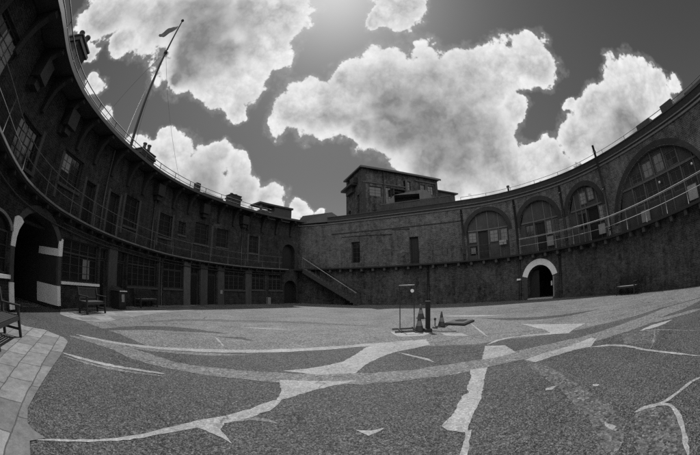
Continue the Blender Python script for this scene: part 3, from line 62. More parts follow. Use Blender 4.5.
EDGE = [(-5.6,-1.6),(-6.2,-.3),(-6.61,.89),(-7.0,1.54),(-7.65,2.35),(-8.29,3.4),(-8.83,4.56),(-9.24,5.89),(-9.72,8.01),(-10.05,11.),(-10.1,12.6),(-9.7,15.59),(-8.29,19.35),(-6.3,22.6),(-4.0,25.0)]
LW = Curve(EDGE, .9, 12)
RCT = [(-5.4,26.6),(-1.79,25.5),(4.03,22.64),(8.33,20.2),(10.22,18.75),(11.86,16.7),(13.3,13.7),(13.9,10.2),(13.95,5.9),(13.84,2.12),(13.3,-1.)]
RW = Curve(RCT, 0, 6)
BK = Curve([(13.35,-.9),(12.3,-3.8),(9.6,-6.4),(5.5,-7.6),(1.0,-7.6),(-2.6,-6.3),(-5.2,-4.2),(-6.5,-2.0)], 0, 2)

# ------------------------------------------------------------------ mesh builder
class MB:
    def __init__(self):
        self.v = []; self.f = []; self.uv = []; self.sm = []
    def face(self, pts, uv=None, smooth=False):
        i = len(self.v); self.v += [tuple(map(float, p)) for p in pts]
        self.f.append(tuple(range(i, i+len(pts)))); self.uv.append(uv); self.sm.append(smooth)
    def grid(self, rows, closed_u=False, closed_v=False, smooth=False):
        """rows: list of rings of points, joined into quads"""
        i0 = len(self.v); n = len(rows[0])
        for r in rows: self.v += [tuple(map(float, p)) for p in r]
        m = len(rows)
        for a in range(m if closed_v else m-1):
            b = (a+1) % m
            for k in range(n if closed_u else n-1):
                l = (k+1) % n
                self.f.append((i0+a*n+k, i0+a*n+l, i0+b*n+l, i0+b*n+k)); self.uv.append(None); self.sm.append(smooth)
        return i0
    def hexa(self, b, t):
        """b, t: 4 bottom and 4 top points in the same order"""
        i = len(self.v); self.v += [tuple(map(float, p)) for p in list(b)+list(t)]
        for q in ((3,2,1,0),(4,5,6,7),(0,1,5,4),(1,2,6,5),(2,3,7,6),(3,0,4,7)):
            self.f.append(tuple(i+k for k in q)); self.uv.append(None); self.sm.append(False)
    def box(self, x0, x1, y0, y1, z0, z1):
        self.hexa([(x0,y0,z0),(x1,y0,z0),(x1,y1,z0),(x0,y1,z0)], [(x0,y0,z1),(x1,y0,z1),(x1,y1,z1),(x0,y1,z1)])
    def cbox(self, c, s0, s1, o0, o1, z0, z1, step=.5):
        """a bar that follows curve c; z0, z1 may be functions of s"""
        n = max(1, int(math.ceil(abs(s1-s0)/step)))
        f0 = z0 if callable(z0) else (lambda s: z0)
        f1 = z1 if callable(z1) else (lambda s: z1)
        rows = []
        for k in range(n+1):
            s = s0+(s1-s0)*k/n
            a, b = c.at(s, o0), c.at(s, o1)
            rows.append([(a[0],a[1],f0(s)),(b[0],b[1],f0(s)),(b[0],b[1],f1(s)),(a[0],a[1],f1(s))])
        i = self.grid(rows, closed_u=True)
        e = i+n*4
        self.f.append((i+3,i+2,i+1,i)); self.uv.append(None); self.sm.append(False)
        self.f.append((e,e+1,e+2,e+3)); self.uv.append(None); self.sm.append(False)
    def tube(self, pts, r, n=8, caps=True):
        pts = [Vector(p) for p in pts]
        rr = r if isinstance(r, (list, tuple)) else [r]*len(pts)
        rows = []
        for i, p in enumerate(pts):
            t = (pts[min(i+1, len(pts)-1)]-pts[max(i-1, 0)]).normalized()
            u = t.cross(Vector((0,0,1)))
            if u.length < 1e-3: u = t.cross(Vector((1,0,0)))
            u.normalize(); w = t.cross(u)
            rows.append([tuple(p+(u*math.cos(2*math.pi*k/n)+w*math.sin(2*math.pi*k/n))*rr[i]) for k in range(n)])
        i0 = self.grid(rows, closed_u=True, smooth=True)
        if caps:
            self.f.append(tuple(range(i0, i0+n))); self.uv.append(None); self.sm.append(False)
            e = i0+(len(pts)-1)*n
            self.f.append(tuple(reversed(range(e, e+n)))); self.uv.append(None); self.sm.append(False)
    def lathe(self, c, prof, n=16):
        rows = [[(c[0]+r*math.cos(2*math.pi*k/n), c[1]+r*math.sin(2*math.pi*k/n), c[2]+z) for k in range(n)] for r, z in prof]
        self.grid(rows, closed_u=True, smooth=True)
        for idx, rv in ((0, True), (len(rows)-1, False)):
            base = len(self.v); self.v += rows[idx]
            t = tuple(range(base, base+n)); self.f.append(t[::-1] if rv else t); self.uv.append(None); self.sm.append(False)
    def prism(self, poly, z0, z1):
        n = len(poly); i = len(self.v)
        self.v += [(p[0],p[1],z0) for p in poly]+[(p[0],p[1],z1) for p in poly]
        self.f.append(tuple(i+k for k in range(n))[::-1]); self.uv.append(None); self.sm.append(False)
        self.f.append(tuple(i+n+k for k in range(n))); self.uv.append(None); self.sm.append(False)
        for k in range(n):
            l = (k+1) % n
            self.f.append((i+k,i+l,i+n+l,i+n+k)); self.uv.append(None); self.sm.append(False)
    def plate(self, poly3, d):
        """planar polygon poly3 thickened by vector d"""
        n = len(poly3); i = len(self.v)
        self.v += [tuple(p) for p in poly3]+[tuple(np.array(p)+np.array(d)) for p in poly3]
        self.f.append(tuple(i+k for k in range(n))[::-1]); self.uv.append(None); self.sm.append(False)
        self.f.append(tuple(i+n+k for k in range(n))); self.uv.append(None); self.sm.append(False)
        for k in range(n):
            l = (k+1) % n
            self.f.append((i+k,i+l,i+n+l,i+n+k)); self.uv.append(None); self.sm.append(False)
    def build(self, name, mat, parent=None, world=True, bevel=0):
        me = bpy.data.meshes.new(name)
        off = Vector((0,0,0))
        if parent is not None and world:
            p = parent
            while p is not None: off += p.location; p = p.parent
        me.from_pydata([tuple(Vector(v)-off) for v in self.v], [], self.f)
        if any(u is not None for u in self.uv):
            ul = me.uv_layers.new(name='UVMap')
            for poly, u in zip(me.polygons, self.uv):
                for k, li in enumerate(poly.loop_indices):
                    ul.data[li].uv = u[k] if u else (0, 0)
        for poly, s in zip(me.polygons, self.sm): poly.use_smooth = s
        me.materials.append(mat)
        o = bpy.data.objects.new(name, me); COL.objects.link(o)
        if parent is not None: o.parent = parent
        if bevel:
            m = o.modifiers.new('bevel', 'BEVEL'); m.width = bevel; m.segments = 2; m.limit_method = 'ANGLE'
        return o

def recalc(o):
    bm = bmesh.new(); bm.from_mesh(o.data)
    bmesh.ops.remove_doubles(bm, verts=bm.verts, dist=1e-5)
    bmesh.ops.recalc_face_normals(bm, faces=bm.faces)
    bm.to_mesh(o.data); bm.free()

def thing(name, label, cat, loc=(0,0,0), rz=0, group=None):
    o = bpy.data.objects.new(name, None); COL.objects.link(o)
    o.location = loc; o.rotation_euler = (0, 0, rz); o.empty_display_size = .2
    o['label'] = label; o['category'] = cat
    if group: o['group'] = group
    return o

def tag(o, label, cat, group=None):
    o['label'] = label; o['category'] = cat
    if group: o['group'] = group
    return o

def struct(o, label=None, kind='structure'):
    o['kind'] = kind
    if label: o['label'] = label
    return o

def copy_tree(root, loc, rz, label, group=None):
    r = root.copy(); COL.objects.link(r); r.location = loc; r.rotation_euler = (0,0,rz); r['label'] = label
    if group: r['group'] = group
    for ch in [o for o in root.children]:
        c = ch.copy(); COL.objects.link(c); c.parent = r
        for g in ch.children:
            d = g.copy(); COL.objects.link(d); d.parent = c
    return r

# ------------------------------------------------------------------ materials (the photograph is black and white: all greys)
class NT:
    def __init__(self, tree): self.t = tree
    def n(self, kind, **kw):
        nd = self.t.nodes.new(kind)
        for k, v in kw.items():
            if k.startswith('i_'): nd.inputs[k[2:].replace('_', ' ')].default_value = v
            else: setattr(nd, k, v)
        return nd
    def l(self, a, b): self.t.links.new(a, b)
    def math(self, op, a, b=None, c=None, clamp=False):
        nd = self.t.nodes.new('ShaderNodeMath'); nd.operation = op; nd.use_clamp = clamp
        for i, x in enumerate((a, b, c)):
            if x is None: continue
            if isinstance(x, (int, float)): nd.inputs[i].default_value = x
            else: self.l(x, nd.inputs[i])
        return nd.outputs[0]
    def maprange(self, x, a, b, c=0., d=1., smooth=False):
        nd = self.t.nodes.new('ShaderNodeMapRange')
        if smooth: nd.interpolation_type = 'SMOOTHSTEP'
        self.l(x, nd.inputs['Value'])
        for k, v in (('From Min', a), ('From Max', b), ('To Min', c), ('To Max', d)): nd.inputs[k].default_value = v
        return nd.outputs['Result']
    def noise(self, vec, scale, detail=4, rough=.55, dist=0):
        nd = self.t.nodes.new('ShaderNodeTexNoise')
        nd.inputs['Scale'].default_value = scale; nd.inputs['Detail'].default_value = detail
        nd.inputs['Roughness'].default_value = rough; nd.inputs['Distortion'].default_value = dist
        if vec is not None: self.l(vec, nd.inputs['Vector'])
        return nd.outputs['Fac']

def mat(name, g=.2, rough=.8, var=.25, scale=3., fine=40., bump=.2, spec=.3, metal=0., streak=0.):
    m = bpy.data.materials.new(name); m.use_nodes = True
    T = NT(m.node_tree); b = m.node_tree.nodes['Principled BSDF']
    tc = T.n('ShaderNodeNewGeometry').outputs['Position']
    a = T.noise(tc, scale, 5, .6); f = T.noise(tc, fine, 3, .6)
    x = T.math('ADD', T.math('MULTIPLY', T.math('SUBTRACT', a, .5), var*2.4), T.math('MULTIPLY', T.math('SUBTRACT', f, .5), var*1.4))
    if streak:
        mp = T.n('ShaderNodeMapping'); mp.inputs['Scale'].default_value = (2.2, 2.2, .22); T.l(tc, mp.inputs['Vector'])
        st = T.noise(mp.outputs[0], 1.6, 5, .65)
        x = T.math('ADD', x, T.math('MULTIPLY', T.math('SUBTRACT', st, .5), streak*2))
    v = T.math('MULTIPLY', T.math('ADD', x, 1.0), g)
    v = T.math('MAXIMUM', v, g*.25)
    cc = T.n('ShaderNodeCombineColor')
    for i in range(3): T.l(v, cc.inputs[i])
    T.l(cc.outputs[0], b.inputs['Base Color'])
    b.inputs['Roughness'].default_value = rough; b.inputs['Specular IOR Level'].default_value = spec
    b.inputs['Metallic'].default_value = metal
    if bump:
        bp = T.n('ShaderNodeBump'); bp.inputs['Strength'].default_value = bump; bp.inputs['Distance'].default_value = .02
        T.l(f, bp.inputs['Height']); T.l(bp.outputs[0], b.inputs['Normal'])
    return m

def brick_mat(name, g1, g2, mortar, stain=.5, bw=.225, bh=.075, ms=.011, hi=1.0):
    m = bpy.data.materials.new(name); m.use_nodes = True
    T = NT(m.node_tree); b = m.node_tree.nodes['Principled BSDF']
    uv = T.n('ShaderNodeUVMap', uv_map='UVMap').outputs[0]
    pos = T.n('ShaderNodeNewGeometry').outputs['Position']
    br = T.n('ShaderNodeTexBrick'); T.l(uv, br.inputs['Vector'])
    br.inputs['Scale'].default_value = 1; br.inputs['Brick Width'].default_value = bw; br.inputs['Row Height'].default_value = bh
    br.inputs['Mortar Size'].default_value = ms; br.inputs['Mortar Smooth'].default_value = .3
    br.inputs['Color1'].default_value = (g1,)*3+(1,); br.inputs['Color2'].default_value = (g2,)*3+(1,)
    br.inputs['Mortar'].default_value = (mortar,)*3+(1,)
    bwn = T.n('ShaderNodeRGBToBW'); T.l(br.outputs['Color'], bwn.inputs[0])
    a = T.noise(pos, .45, 6, .62); c = T.noise(pos, 2.3, 6, .65, .4); d = T.noise(pos, 19, 3, .6); e = T.noise(pos, 6.5, 7, .75, .3)
    mp = T.n('ShaderNodeMapping'); mp.inputs['Scale'].default_value = (2.0, 2.0, .18); T.l(pos, mp.inputs['Vector'])
    st = T.noise(mp.outputs[0], 1.5, 6, .68)
    x = T.math('MULTIPLY', T.math('SUBTRACT', a, .5), stain*2.2)
    x = T.math('ADD', x, T.math('MULTIPLY', T.math('SUBTRACT', c, .5), stain*2.6))
    x = T.math('ADD', x, T.math('MULTIPLY', T.math('SUBTRACT', st, .5), stain*2.4))
    x = T.math('ADD', x, T.math('MULTIPLY', T.math('SUBTRACT', d, .5), stain*1.6))
    x = T.math('ADD', x, T.math('MULTIPLY', T.math('SUBTRACT', e, .5), stain*3.2))
    # pale lime blooms with an outline of their own
    bl = T.maprange(T.noise(pos, .8, 7, .7, .6), .58, .74, 0, hi)
    v = T.math('MULTIPLY', bwn.outputs[0], T.math('MAXIMUM', T.math('ADD', x, 1.0), .18))
    v = T.math('ADD', v, T.math('MULTIPLY', bl, .05))
    cc = T.n('ShaderNodeCombineColor')
    for i in range(3): T.l(v, cc.inputs[i])
    T.l(cc.outputs[0], b.inputs['Base Color'])
    b.inputs['Roughness'].default_value = .88; b.inputs['Specular IOR Level'].default_value = .25
    bp = T.n('ShaderNodeBump'); bp.inputs['Strength'].default_value = .6; bp.inputs['Distance'].default_value = .015
    h = T.math('ADD', T.math('MULTIPLY', br.outputs['Fac'], -1.0), T.math('MULTIPLY', d, .6))
    T.l(h, bp.inputs['Height']); T.l(bp.outputs[0], b.inputs['Normal'])
    return m

def ground_mat(name, g, speck=.6, big=.25, fine=55., wear=0., wear_g=.06):
    """exposed-aggregate asphalt: grit of two sizes plus broad wear"""
    m = bpy.data.materials.new(name); m.use_nodes = True
    T = NT(m.node_tree); b = m.node_tree.nodes['Principled BSDF']
    pos = T.n('ShaderNodeNewGeometry').outputs['Position']
    vo = T.n('ShaderNodeTexVoronoi'); vo.inputs['Scale'].default_value = fine; T.l(pos, vo.inputs['Vector'])
    sp = T.n('ShaderNodeSeparateColor'); T.l(vo.outputs['Color'], sp.inputs[0])
    v2 = T.n('ShaderNodeTexVoronoi'); v2.inputs['Scale'].default_value = fine*.5; T.l(pos, v2.inputs['Vector'])
    s2 = T.n('ShaderNodeSeparateColor'); T.l(v2.outputs['Color'], s2.inputs[0])
    grit = T.maprange(sp.outputs[0], 0, 1, -.8, .8)
    grit2 = T.math('ADD', T.math('MULTIPLY', T.maprange(s2.outputs[1], .84, .9, 0, 1), 1.5), T.maprange(s2.outputs[0], 0, 1, -.8, .8))
    n1 = T.noise(pos, 36, 4, .75); n2 = T.noise(pos, 1.1, 6, .6, .3); n3 = T.noise(pos, .3, 6, .65, .5); n4 = T.noise(pos, 9, 6, .8)
    chip = T.math('MULTIPLY', T.maprange(sp.outputs[1], .88, .91, 0, 1), 2.2)
    x = T.math('MULTIPLY', T.math('ADD', grit, chip), speck)
    x = T.math('ADD', x, T.math('MULTIPLY', grit2, speck))
    x = T.math('ADD', x, T.math('MULTIPLY', T.math('SUBTRACT', n1, .5), speck*3.2))
    x = T.math('ADD', x, T.math('MULTIPLY', T.math('SUBTRACT', n4, .5), speck*1.8))
    x = T.math('ADD', x, T.math('MULTIPLY', T.math('SUBTRACT', n2, .5), big*2.4))
    x = T.math('ADD', x, T.math('MULTIPLY', T.math('SUBTRACT', n3, .5), big*3.0))
    # cracks: thin dark lines round large cells
    vc = T.n('ShaderNodeTexVoronoi', feature='DISTANCE_TO_EDGE'); vc.inputs['Scale'].default_value = .55
    wv = T.n('ShaderNodeTexNoise'); wv.inputs['Scale'].default_value = 1.7; wv.inputs['Detail'].default_value = 6; T.l(pos, wv.inputs['Vector'])
    wa = T.n('ShaderNodeVectorMath', operation='MULTIPLY_ADD'); T.l(wv.outputs['Color'], wa.inputs[0]); wa.inputs[1].default_value = (.9,.9,0); T.l(pos, wa.inputs[2])
    T.l(wa.outputs[0], vc.inputs['Vector'])
    crack = T.maprange(vc.outputs['Distance'], .0015, .008, .45, 1)
    crack = T.math('MAXIMUM', crack, T.maprange(T.noise(pos, .5, 3, .5), .42, .5, 0, 1))
    v = T.math('MULTIPLY', T.math('MAXIMUM', T.math('ADD', x, 1.0), .2), g)
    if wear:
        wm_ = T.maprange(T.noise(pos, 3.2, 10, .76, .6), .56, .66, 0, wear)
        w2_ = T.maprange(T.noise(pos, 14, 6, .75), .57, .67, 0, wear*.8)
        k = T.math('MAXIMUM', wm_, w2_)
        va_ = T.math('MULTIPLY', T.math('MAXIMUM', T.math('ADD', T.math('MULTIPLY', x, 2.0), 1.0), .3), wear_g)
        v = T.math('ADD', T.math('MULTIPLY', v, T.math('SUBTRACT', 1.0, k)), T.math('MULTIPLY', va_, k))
    v = T.math('MULTIPLY', v, crack)
    cc = T.n('ShaderNodeCombineColor')
    for i in range(3): T.l(v, cc.inputs[i])
    T.l(cc.outputs[0], b.inputs['Base Color'])
    b.inputs['Roughness'].default_value = .75; b.inputs['Specular IOR Level'].default_value = .22
    bp = T.n('ShaderNodeBump'); bp.inputs['Strength'].default_value = .35; bp.inputs['Distance'].default_value = .008
    T.l(T.math('ADD', T.math('MULTIPLY', vo.outputs['Distance'], -1.2), n1), bp.inputs['Height']); T.l(bp.outputs[0], b.inputs['Normal'])
    return m

M = {}
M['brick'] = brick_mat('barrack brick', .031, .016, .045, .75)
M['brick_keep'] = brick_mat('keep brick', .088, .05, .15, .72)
M['brick_low'] = brick_mat('keep lower brick', .064, .034, .095, .85, hi=.5)
M['brick_tower'] = brick_mat('lookout brick', .06, .03, .07, 1.0)
M['brick_pier'] = brick_mat('pier brick', .075, .05, .09, .7)
M['brick_arch'] = mat('arch brick', .03, .85, .45, 4, 22, .4)
M['infill'] = mat('arch infill boarding', .052, .7, .45, 1.6, 25, .2, streak=.5)
M['panel'] = mat('pale infill panel', .19, .7, .35, 3, 25, .2, streak=.4)
M['white'] = mat('white paint', .82, .65, .12, 4, 30, .15, streak=.12)
M['offwhite'] = mat('old white paint', .26, .7, .3, 5, 30, .2, streak=.3)
M['stone'] = mat('sill stone', .42, .75, .25, 4, 40, .25)
M['quoin'] = mat('grey stone', .062, .8, .35, 4, 30, .3, streak=.3)
M['dark'] = mat('dark paint', .02, .5, .3, 5, 30, .1)
M['iron'] = mat('dark iron', .035, .45, .3, 8, 60, .1, .5)
M['galv'] = mat('galvanised steel', .3, .5, .35, 6, 60, .05, .4)
M['nosing'] = mat('balcony edge', .15, .7, .5, 2, 20, .1)
M['lead'] = mat('roof lead', .035, .6, .35, 1.2, 14, .2)
M['soffit'] = mat('soffit boards', .022, .7, .35, 3, 25, .2)
M['rail'] = mat('dull grey rail paint', .12, .5, .3, 6, 60, .05)
M['wood'] = mat('weathered bench wood', .03, .7, .3, 6, 60, .25)
M['woodpale'] = mat('pale worn wood', .16, .65, .3, 6, 60, .25)
M['frame'] = mat('window frame paint', .045, .55, .3, 5, 30, .1)
M['frame_keep'] = mat('keep frame paint', .1, .6, .4, 5, 30, .1)
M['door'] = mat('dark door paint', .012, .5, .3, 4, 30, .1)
M['render'] = mat('old render', .045, .85, .7, .9, 12, .3, streak=.6)
M['renderpale'] = mat('pale concrete render', .11, .85, .3, 1.2, 12, .3, streak=.4)
M['cone'] = mat('cone rubber', .06, .6, .3, 8, 60, .1)
M['conepale'] = mat('cone band', .19, .5, .2, 8, 60, .1)
M['cloth'] = mat('flag cloth', .12, .8, .6, 3, 20, .1)
M['potclay'] = mat('chimney clay', .08, .8, .3, 6, 40, .2)
M['asphalt'] = ground_mat('court asphalt', .038, .95, .4, 105)
M['pale'] = ground_mat('pale concrete', .225, .18, .34, 60, .75, .08)
M['mid'] = ground_mat('worn grey strip', .108, .36, .2, 50, .6, .055)
M['mid2'] = ground_mat('dull trench fill', .062, .5, .2, 45, .6, .05)
M['darkp'] = ground_mat('dark patch', .036, .7, .25, 60)
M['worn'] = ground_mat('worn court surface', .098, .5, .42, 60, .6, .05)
M['earth'] = ground_mat('outer ground', .12, .4, .4, 10)

def glass_mat():
    m = bpy.data.materials.new('old window glass'); m.use_nodes = True
    T = NT(m.node_tree); b = m.node_tree.nodes['Principled BSDF']
    b.inputs['Base Color'].default_value = (.012,.012,.012,1); b.inputs['Roughness'].default_value = .12
    b.inputs['Specular IOR Level'].default_value = .8
    pos = T.n('ShaderNodeNewGeometry').outputs['Position']
    bp = T.n('ShaderNodeBump'); bp.inputs['Strength'].default_value = .12; bp.inputs['Distance'].default_value = .02
    T.l(T.noise(pos, 5, 2, .5), bp.inputs['Height']); T.l(bp.outputs[0], b.inputs['Normal'])
    return m
M['glass'] = glass_mat()

def flag_mat():
    """stone flags: running courses with irregular joints"""
    m = bpy.data.materials.new('stone flags'); m.use_nodes = True
    T = NT(m.node_tree); b = m.node_tree.nodes['Principled BSDF']
    uv = T.n('ShaderNodeUVMap', uv_map='UVMap').outputs[0]
    pos = T.n('ShaderNodeNewGeometry').outputs['Position']
    wv = T.n('ShaderNodeTexNoise'); wv.inputs['Scale'].default_value = 2.2; wv.inputs['Detail'].default_value = 7; wv.inputs['Roughness'].default_value = .65; T.l(pos, wv.inputs['Vector'])
    wa = T.n('ShaderNodeVectorMath', operation='MULTIPLY_ADD'); T.l(wv.outputs['Color'], wa.inputs[0]); wa.inputs[1].default_value = (.09,.09,0); T.l(uv, wa.inputs[2])
    br = T.n('ShaderNodeTexBrick'); T.l(wa.outputs[0], br.inputs['Vector'])
    br.inputs['Scale'].default_value = 1; br.inputs['Brick Width'].default_value = .74; br.inputs['Row Height'].default_value = .46
    br.inputs['Mortar Size'].default_value = .014; br.inputs['Mortar Smooth'].default_value = .5; br.offset = .38; br.squash = 1.3; br.squash_frequency = 3
    br.inputs['Color1'].default_value = (.205,)*3+(1,); br.inputs['Color2'].default_value = (.095,)*3+(1,); br.inputs['Mortar'].default_value = (.05,)*3+(1,)
    bwn = T.n('ShaderNodeRGBToBW'); T.l(br.outputs['Color'], bwn.inputs[0])
    a = T.noise(pos, 1.4, 6, .65, .3); f = T.noise(pos, 40, 4, .7); c = T.noise(pos, 7, 4, .6)
    x = T.math('ADD', T.math('MULTIPLY', T.math('SUBTRACT', a, .5), 1.3), T.math('MULTIPLY', T.math('SUBTRACT', f, .5), 1.0))
    x = T.math('ADD', x, T.math('MULTIPLY', T.math('SUBTRACT', c, .5), 1.1))
    v = T.math('MULTIPLY', bwn.outputs[0], T.math('ADD', x, 1.0))
    cc = T.n('ShaderNodeCombineColor')
    for i in range(3): T.l(v, cc.inputs[i])
    T.l(cc.outputs[0], b.inputs['Base Color']); b.inputs['Roughness'].default_value = .75
    bp = T.n('ShaderNodeBump'); bp.inputs['Strength'].default_value = .5; bp.inputs['Distance'].default_value = .012
    T.l(T.math('ADD', T.math('MULTIPLY', br.outputs['Fac'], -1.0), T.math('MULTIPLY', f, .5)), bp.inputs['Height']); T.l(bp.outputs[0], b.inputs['Normal'])
    return m
M['flags'] = flag_mat()

# ------------------------------------------------------------------ wall with openings
def arch_fn(s0, s1, zs, rise):
    mid, hw = (s0+s1)/2, (s1-s0)/2
    return lambda s: zs+rise*math.sqrt(max(0., 1-((s-mid)/hw)**2))

def wall_mesh(c, s0, s1, zb, zt, ops, o=0., reveal=.25, step=.5):
    """face of a wall along curve c with openings ops = [(s0, s1, z0, top, reveal)], top a number or a function of s"""
    mb = MB()
    cuts = {round(s0, 4), round(s1, 4)}
    k = s0
    while k < s1: cuts.add(round(k, 4)); k += step
    for q in ops:
        cuts.add(round(q[0], 4)); cuts.add(round(q[1], 4))
        if callable(q[3]):
            n = 22
            for i in range(n+1): cuts.add(round((q[0]+q[1])/2-(q[1]-q[0])/2*math.cos(math.pi*i/n), 4))
    cuts = sorted(cuts)
    ft = zt if callable(zt) else (lambda s: zt)
    fb = zb if callable(zb) else (lambda s: zb)
    for a, b in zip(cuts[:-1], cuts[1:]):
        if b-a < 1e-4: continue
        m = (a+b)/2
        act = sorted([q for q in ops if q[0]-1e-4 <= a and b <= q[1]+1e-4], key=lambda q: q[2])
        edges = [(fb, None)]
        lo = fb
        pa, pb = c.at(a, o), c.at(b, o)
        def quad(l, h):
            za, zb_, zc, zd = l(a), l(b), h(b), h(a)
            if zd-za < 1e-4 and zc-zb_ < 1e-4: return
            mb.face([(pa[0],pa[1],za),(pb[0],pb[1],zb_),(pb[0],pb[1],zc),(pa[0],pa[1],zd)], [(a,za),(b,zb_),(b,zc),(a,zd)])
        for q in act:
            z0 = q[2]; top = q[3] if callable(q[3]) else (lambda s, t=q[3]: t)
            quad(lo, (lambda s, z=z0: z))
            lo = top
        quad(lo, ft)
        for q in act:
            top = q[3] if callable(q[3]) else (lambda s, t=q[3]: t)
            d = q[4] if len(q) > 4 else reveal
            ra, rb = c.at(a, o+d), c.at(b, o+d)
            mb.face([(pa[0],pa[1],top(a)),(pb[0],pb[1],top(b)),(rb[0],rb[1],top(b)),(ra[0],ra[1],top(a))], [(a,top(a)),(b,top(b)),(b,top(b)+d),(a,top(a)+d)])
            mb.face([(ra[0],ra[1],q[2]),(rb[0],rb[1],q[2]),(pb[0],pb[1],q[2]),(pa[0],pa[1],q[2])], [(a,q[2]+d),(b,q[2]+d),(b,q[2]),(a,q[2])])
    for q in ops:
        d = q[4] if len(q) > 4 else reveal
        for e, sg in ((q[0], 1), (q[1], -1)):
            top = q[3](e) if callable(q[3]) else q[3]
            if top-q[2] < 1e-3: continue
            p, r = c.at(e, o), c.at(e, o+d)
            mb.face([(p[0],p[1],q[2]),(r[0],r[1],q[2]),(r[0],r[1],top),(p[0],p[1],top)][::sg], [(e,q[2]),(e+d,q[2]),(e+d,top),(e,top)][::sg])
    return mb

def window(parent, c, s0, s1, z0, z1, o=.14, cols=2, rows=3, transom=None, blind_or_sheen=None, sill=True, fw=.05, mw=.022, name='window', fm=None, heavy=()):
    """frame > pane (the sheet of glass) and sill, set o metres into the wall"""
    fm = fm or M['frame']
    mb = MB()
    t = .06
    mb.cbox(c, s0, s0+fw, o, o+t, z0, z1); mb.cbox(c, s1-fw, s1, o, o+t, z0, z1)
    mb.cbox(c, s0+fw, s1-fw, o, o+t, z0, z0+fw); mb.cbox(c, s0+fw, s1-fw, o, o+t, z1-fw, z1)
    a0, a1 = s0+fw, s1-fw; b0, b1 = z0+fw, z1-fw
    if transom: mb.cbox(c, a0, a1, o-.01, o+t-.012, transom-.035, transom+.035)
    for i in range(1, cols):
        s = a0+(a1-a0)*i/cols
        w = .03 if i in heavy else mw/2
        mb.cbox(c, s-w, s+w, o+.004, o+t-.006, b0, b1)
    for j in range(1, rows):
        z = b0+(b1-b0)*j/rows
        mb.cbox(c, a0, a1, o+.008, o+t-.016, z-mw/2, z+mw/2)
    fr = mb.build(name, fm, parent)
    g = MB(); g.cbox(c, a0-.01, a1+.01, o+.03, o+.036, b0-.01, b1+.01)
    g.build('pane', M['glass'], fr)
    if blind_or_sheen:
        q = MB(); x = blind_or_sheen
        q.cbox(c, a0+(a1-a0)*x[0], a0+(a1-a0)*x[1], o+.018, o+.026, b0+(b1-b0)*x[2], b0+(b1-b0)*x[3])
        q.build('blind_or_sheen', M[x[4]] if len(x) > 4 else M['offwhite'], fr)
    if sill:
        q = MB(); q.cbox(c, s0-.08, s1+.08, -.07, o-.003, z0-.11, z0-.004)
        q.build('sill', sill if not isinstance(sill, bool) else M['quoin'], fr)
    return fr

def door(parent, c, s0, s1, z0, z1, o=.2, leaf=M['door'], panels=True, name='door', label=None):
    mb = MB()
    mb.cbox(c, s0+.06, s1-.06, o+.02, o+.06, z0+.01, z1-.06)
    if panels:
        for k in range(2):
            a = s0+.06+(s1-s0-.12)*(.12+.46*k); b = a+(s1-s0-.12)*.3
            for za, zb_ in ((.1,.42),(.5,.92)):
                mb.cbox(c, a, b, o+.005, o+.019, z0+(z1-z0)*za, z0+(z1-z0)*zb_)
    d = mb.build(name, leaf, parent)
    f = MB()
    f.cbox(c, s0, s0+.055, o-.01, o+.07, z0, z1); f.cbox(c, s1-.055, s1, o-.01, o+.07, z0, z1); f.cbox(c, s0+.055, s1-.055, o-.01, o+.07, z1-.055, z1)
    f.build('frame', M['frame'], d)
    h = MB(); p = c.at(s1-.16, o-.03); h.lathe((p[0], p[1], z0+1.0), [(.015,-.03),(.03,-.01),(.03,.02),(.015,.04)], 8)
    h.build('handle', M['iron'], d)
    if label: d['label'] = label
    return d

# ================================================================== GROUND
def sheet(name, poly, z, m, uvs=None):
    mb = MB(); mb.face([(x, y, z) for x, y in poly], uvs)
    bm = bmesh.new(); o = mb.build(name, m)
    bm.from_mesh(o.data); bmesh.ops.triangulate(bm, faces=bm.faces)
    for f in bm.faces:
        if f.normal.z < 0: f.normal_flip()
    bm.to_mesh(o.data); bm.free()
    return o
struct(sheet('ground', [(500*math.cos(a*math.pi/24), 500*math.sin(a*math.pi/24)) for a in range(48)], -.03, M['earth']), 'open ground outside the round fort')
ring = [LW.at(s, .6) for s in np.linspace(0, LW.len, 60)] + [RW.at(s, .6) for s in np.linspace(1.2, RW.len, 70)] + [BK.at(s, .6) for s in np.linspace(.5, BK.len-.5, 40)]
struct(sheet('courtyard_ground', ring, 0, M['asphalt']), 'speckled asphalt floor of the round courtyard')
MM = {'pale': M['pale'], 'mid': M['mid'], 'mid2': M['mid2'], 'dark': M['darkp']}
lvl = {'dark': .0015, 'mid2': .0025, 'mid': .0035, 'pale': .0045}
zq = 0
for nm, items in PATCHES.items():
    for k, (mt, pl) in enumerate(items):
        zq += 1
        # ragged edge: break long sides into short ones and nudge them a little
        rag = []
        for a, b in zip(pl, pl[1:]+pl[:1]):
            L = math.dist(a, b); n = max(1, min(30, int(L/.06)))
            for i in range(n):
                t = i/n; j = min(.012, L*.1)
                rag.append((a[0]+(b[0]-a[0])*t+random.uniform(-j, j), a[1]+(b[1]-a[1])*t+random.uniform(-j, j)))
        struct(sheet(nm, rag, lvl[mt]+.00002*zq, MM[mt]), nm.replace('_', ' ')+' in the courtyard floor')['group'] = 'repairs and seams in the courtyard floor'
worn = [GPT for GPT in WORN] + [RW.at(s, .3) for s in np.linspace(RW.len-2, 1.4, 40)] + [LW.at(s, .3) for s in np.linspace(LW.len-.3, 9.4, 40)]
struct(sheet('worn_ground', worn, .001, M['worn']), 'paler worn surface over the far part of the courtyard')
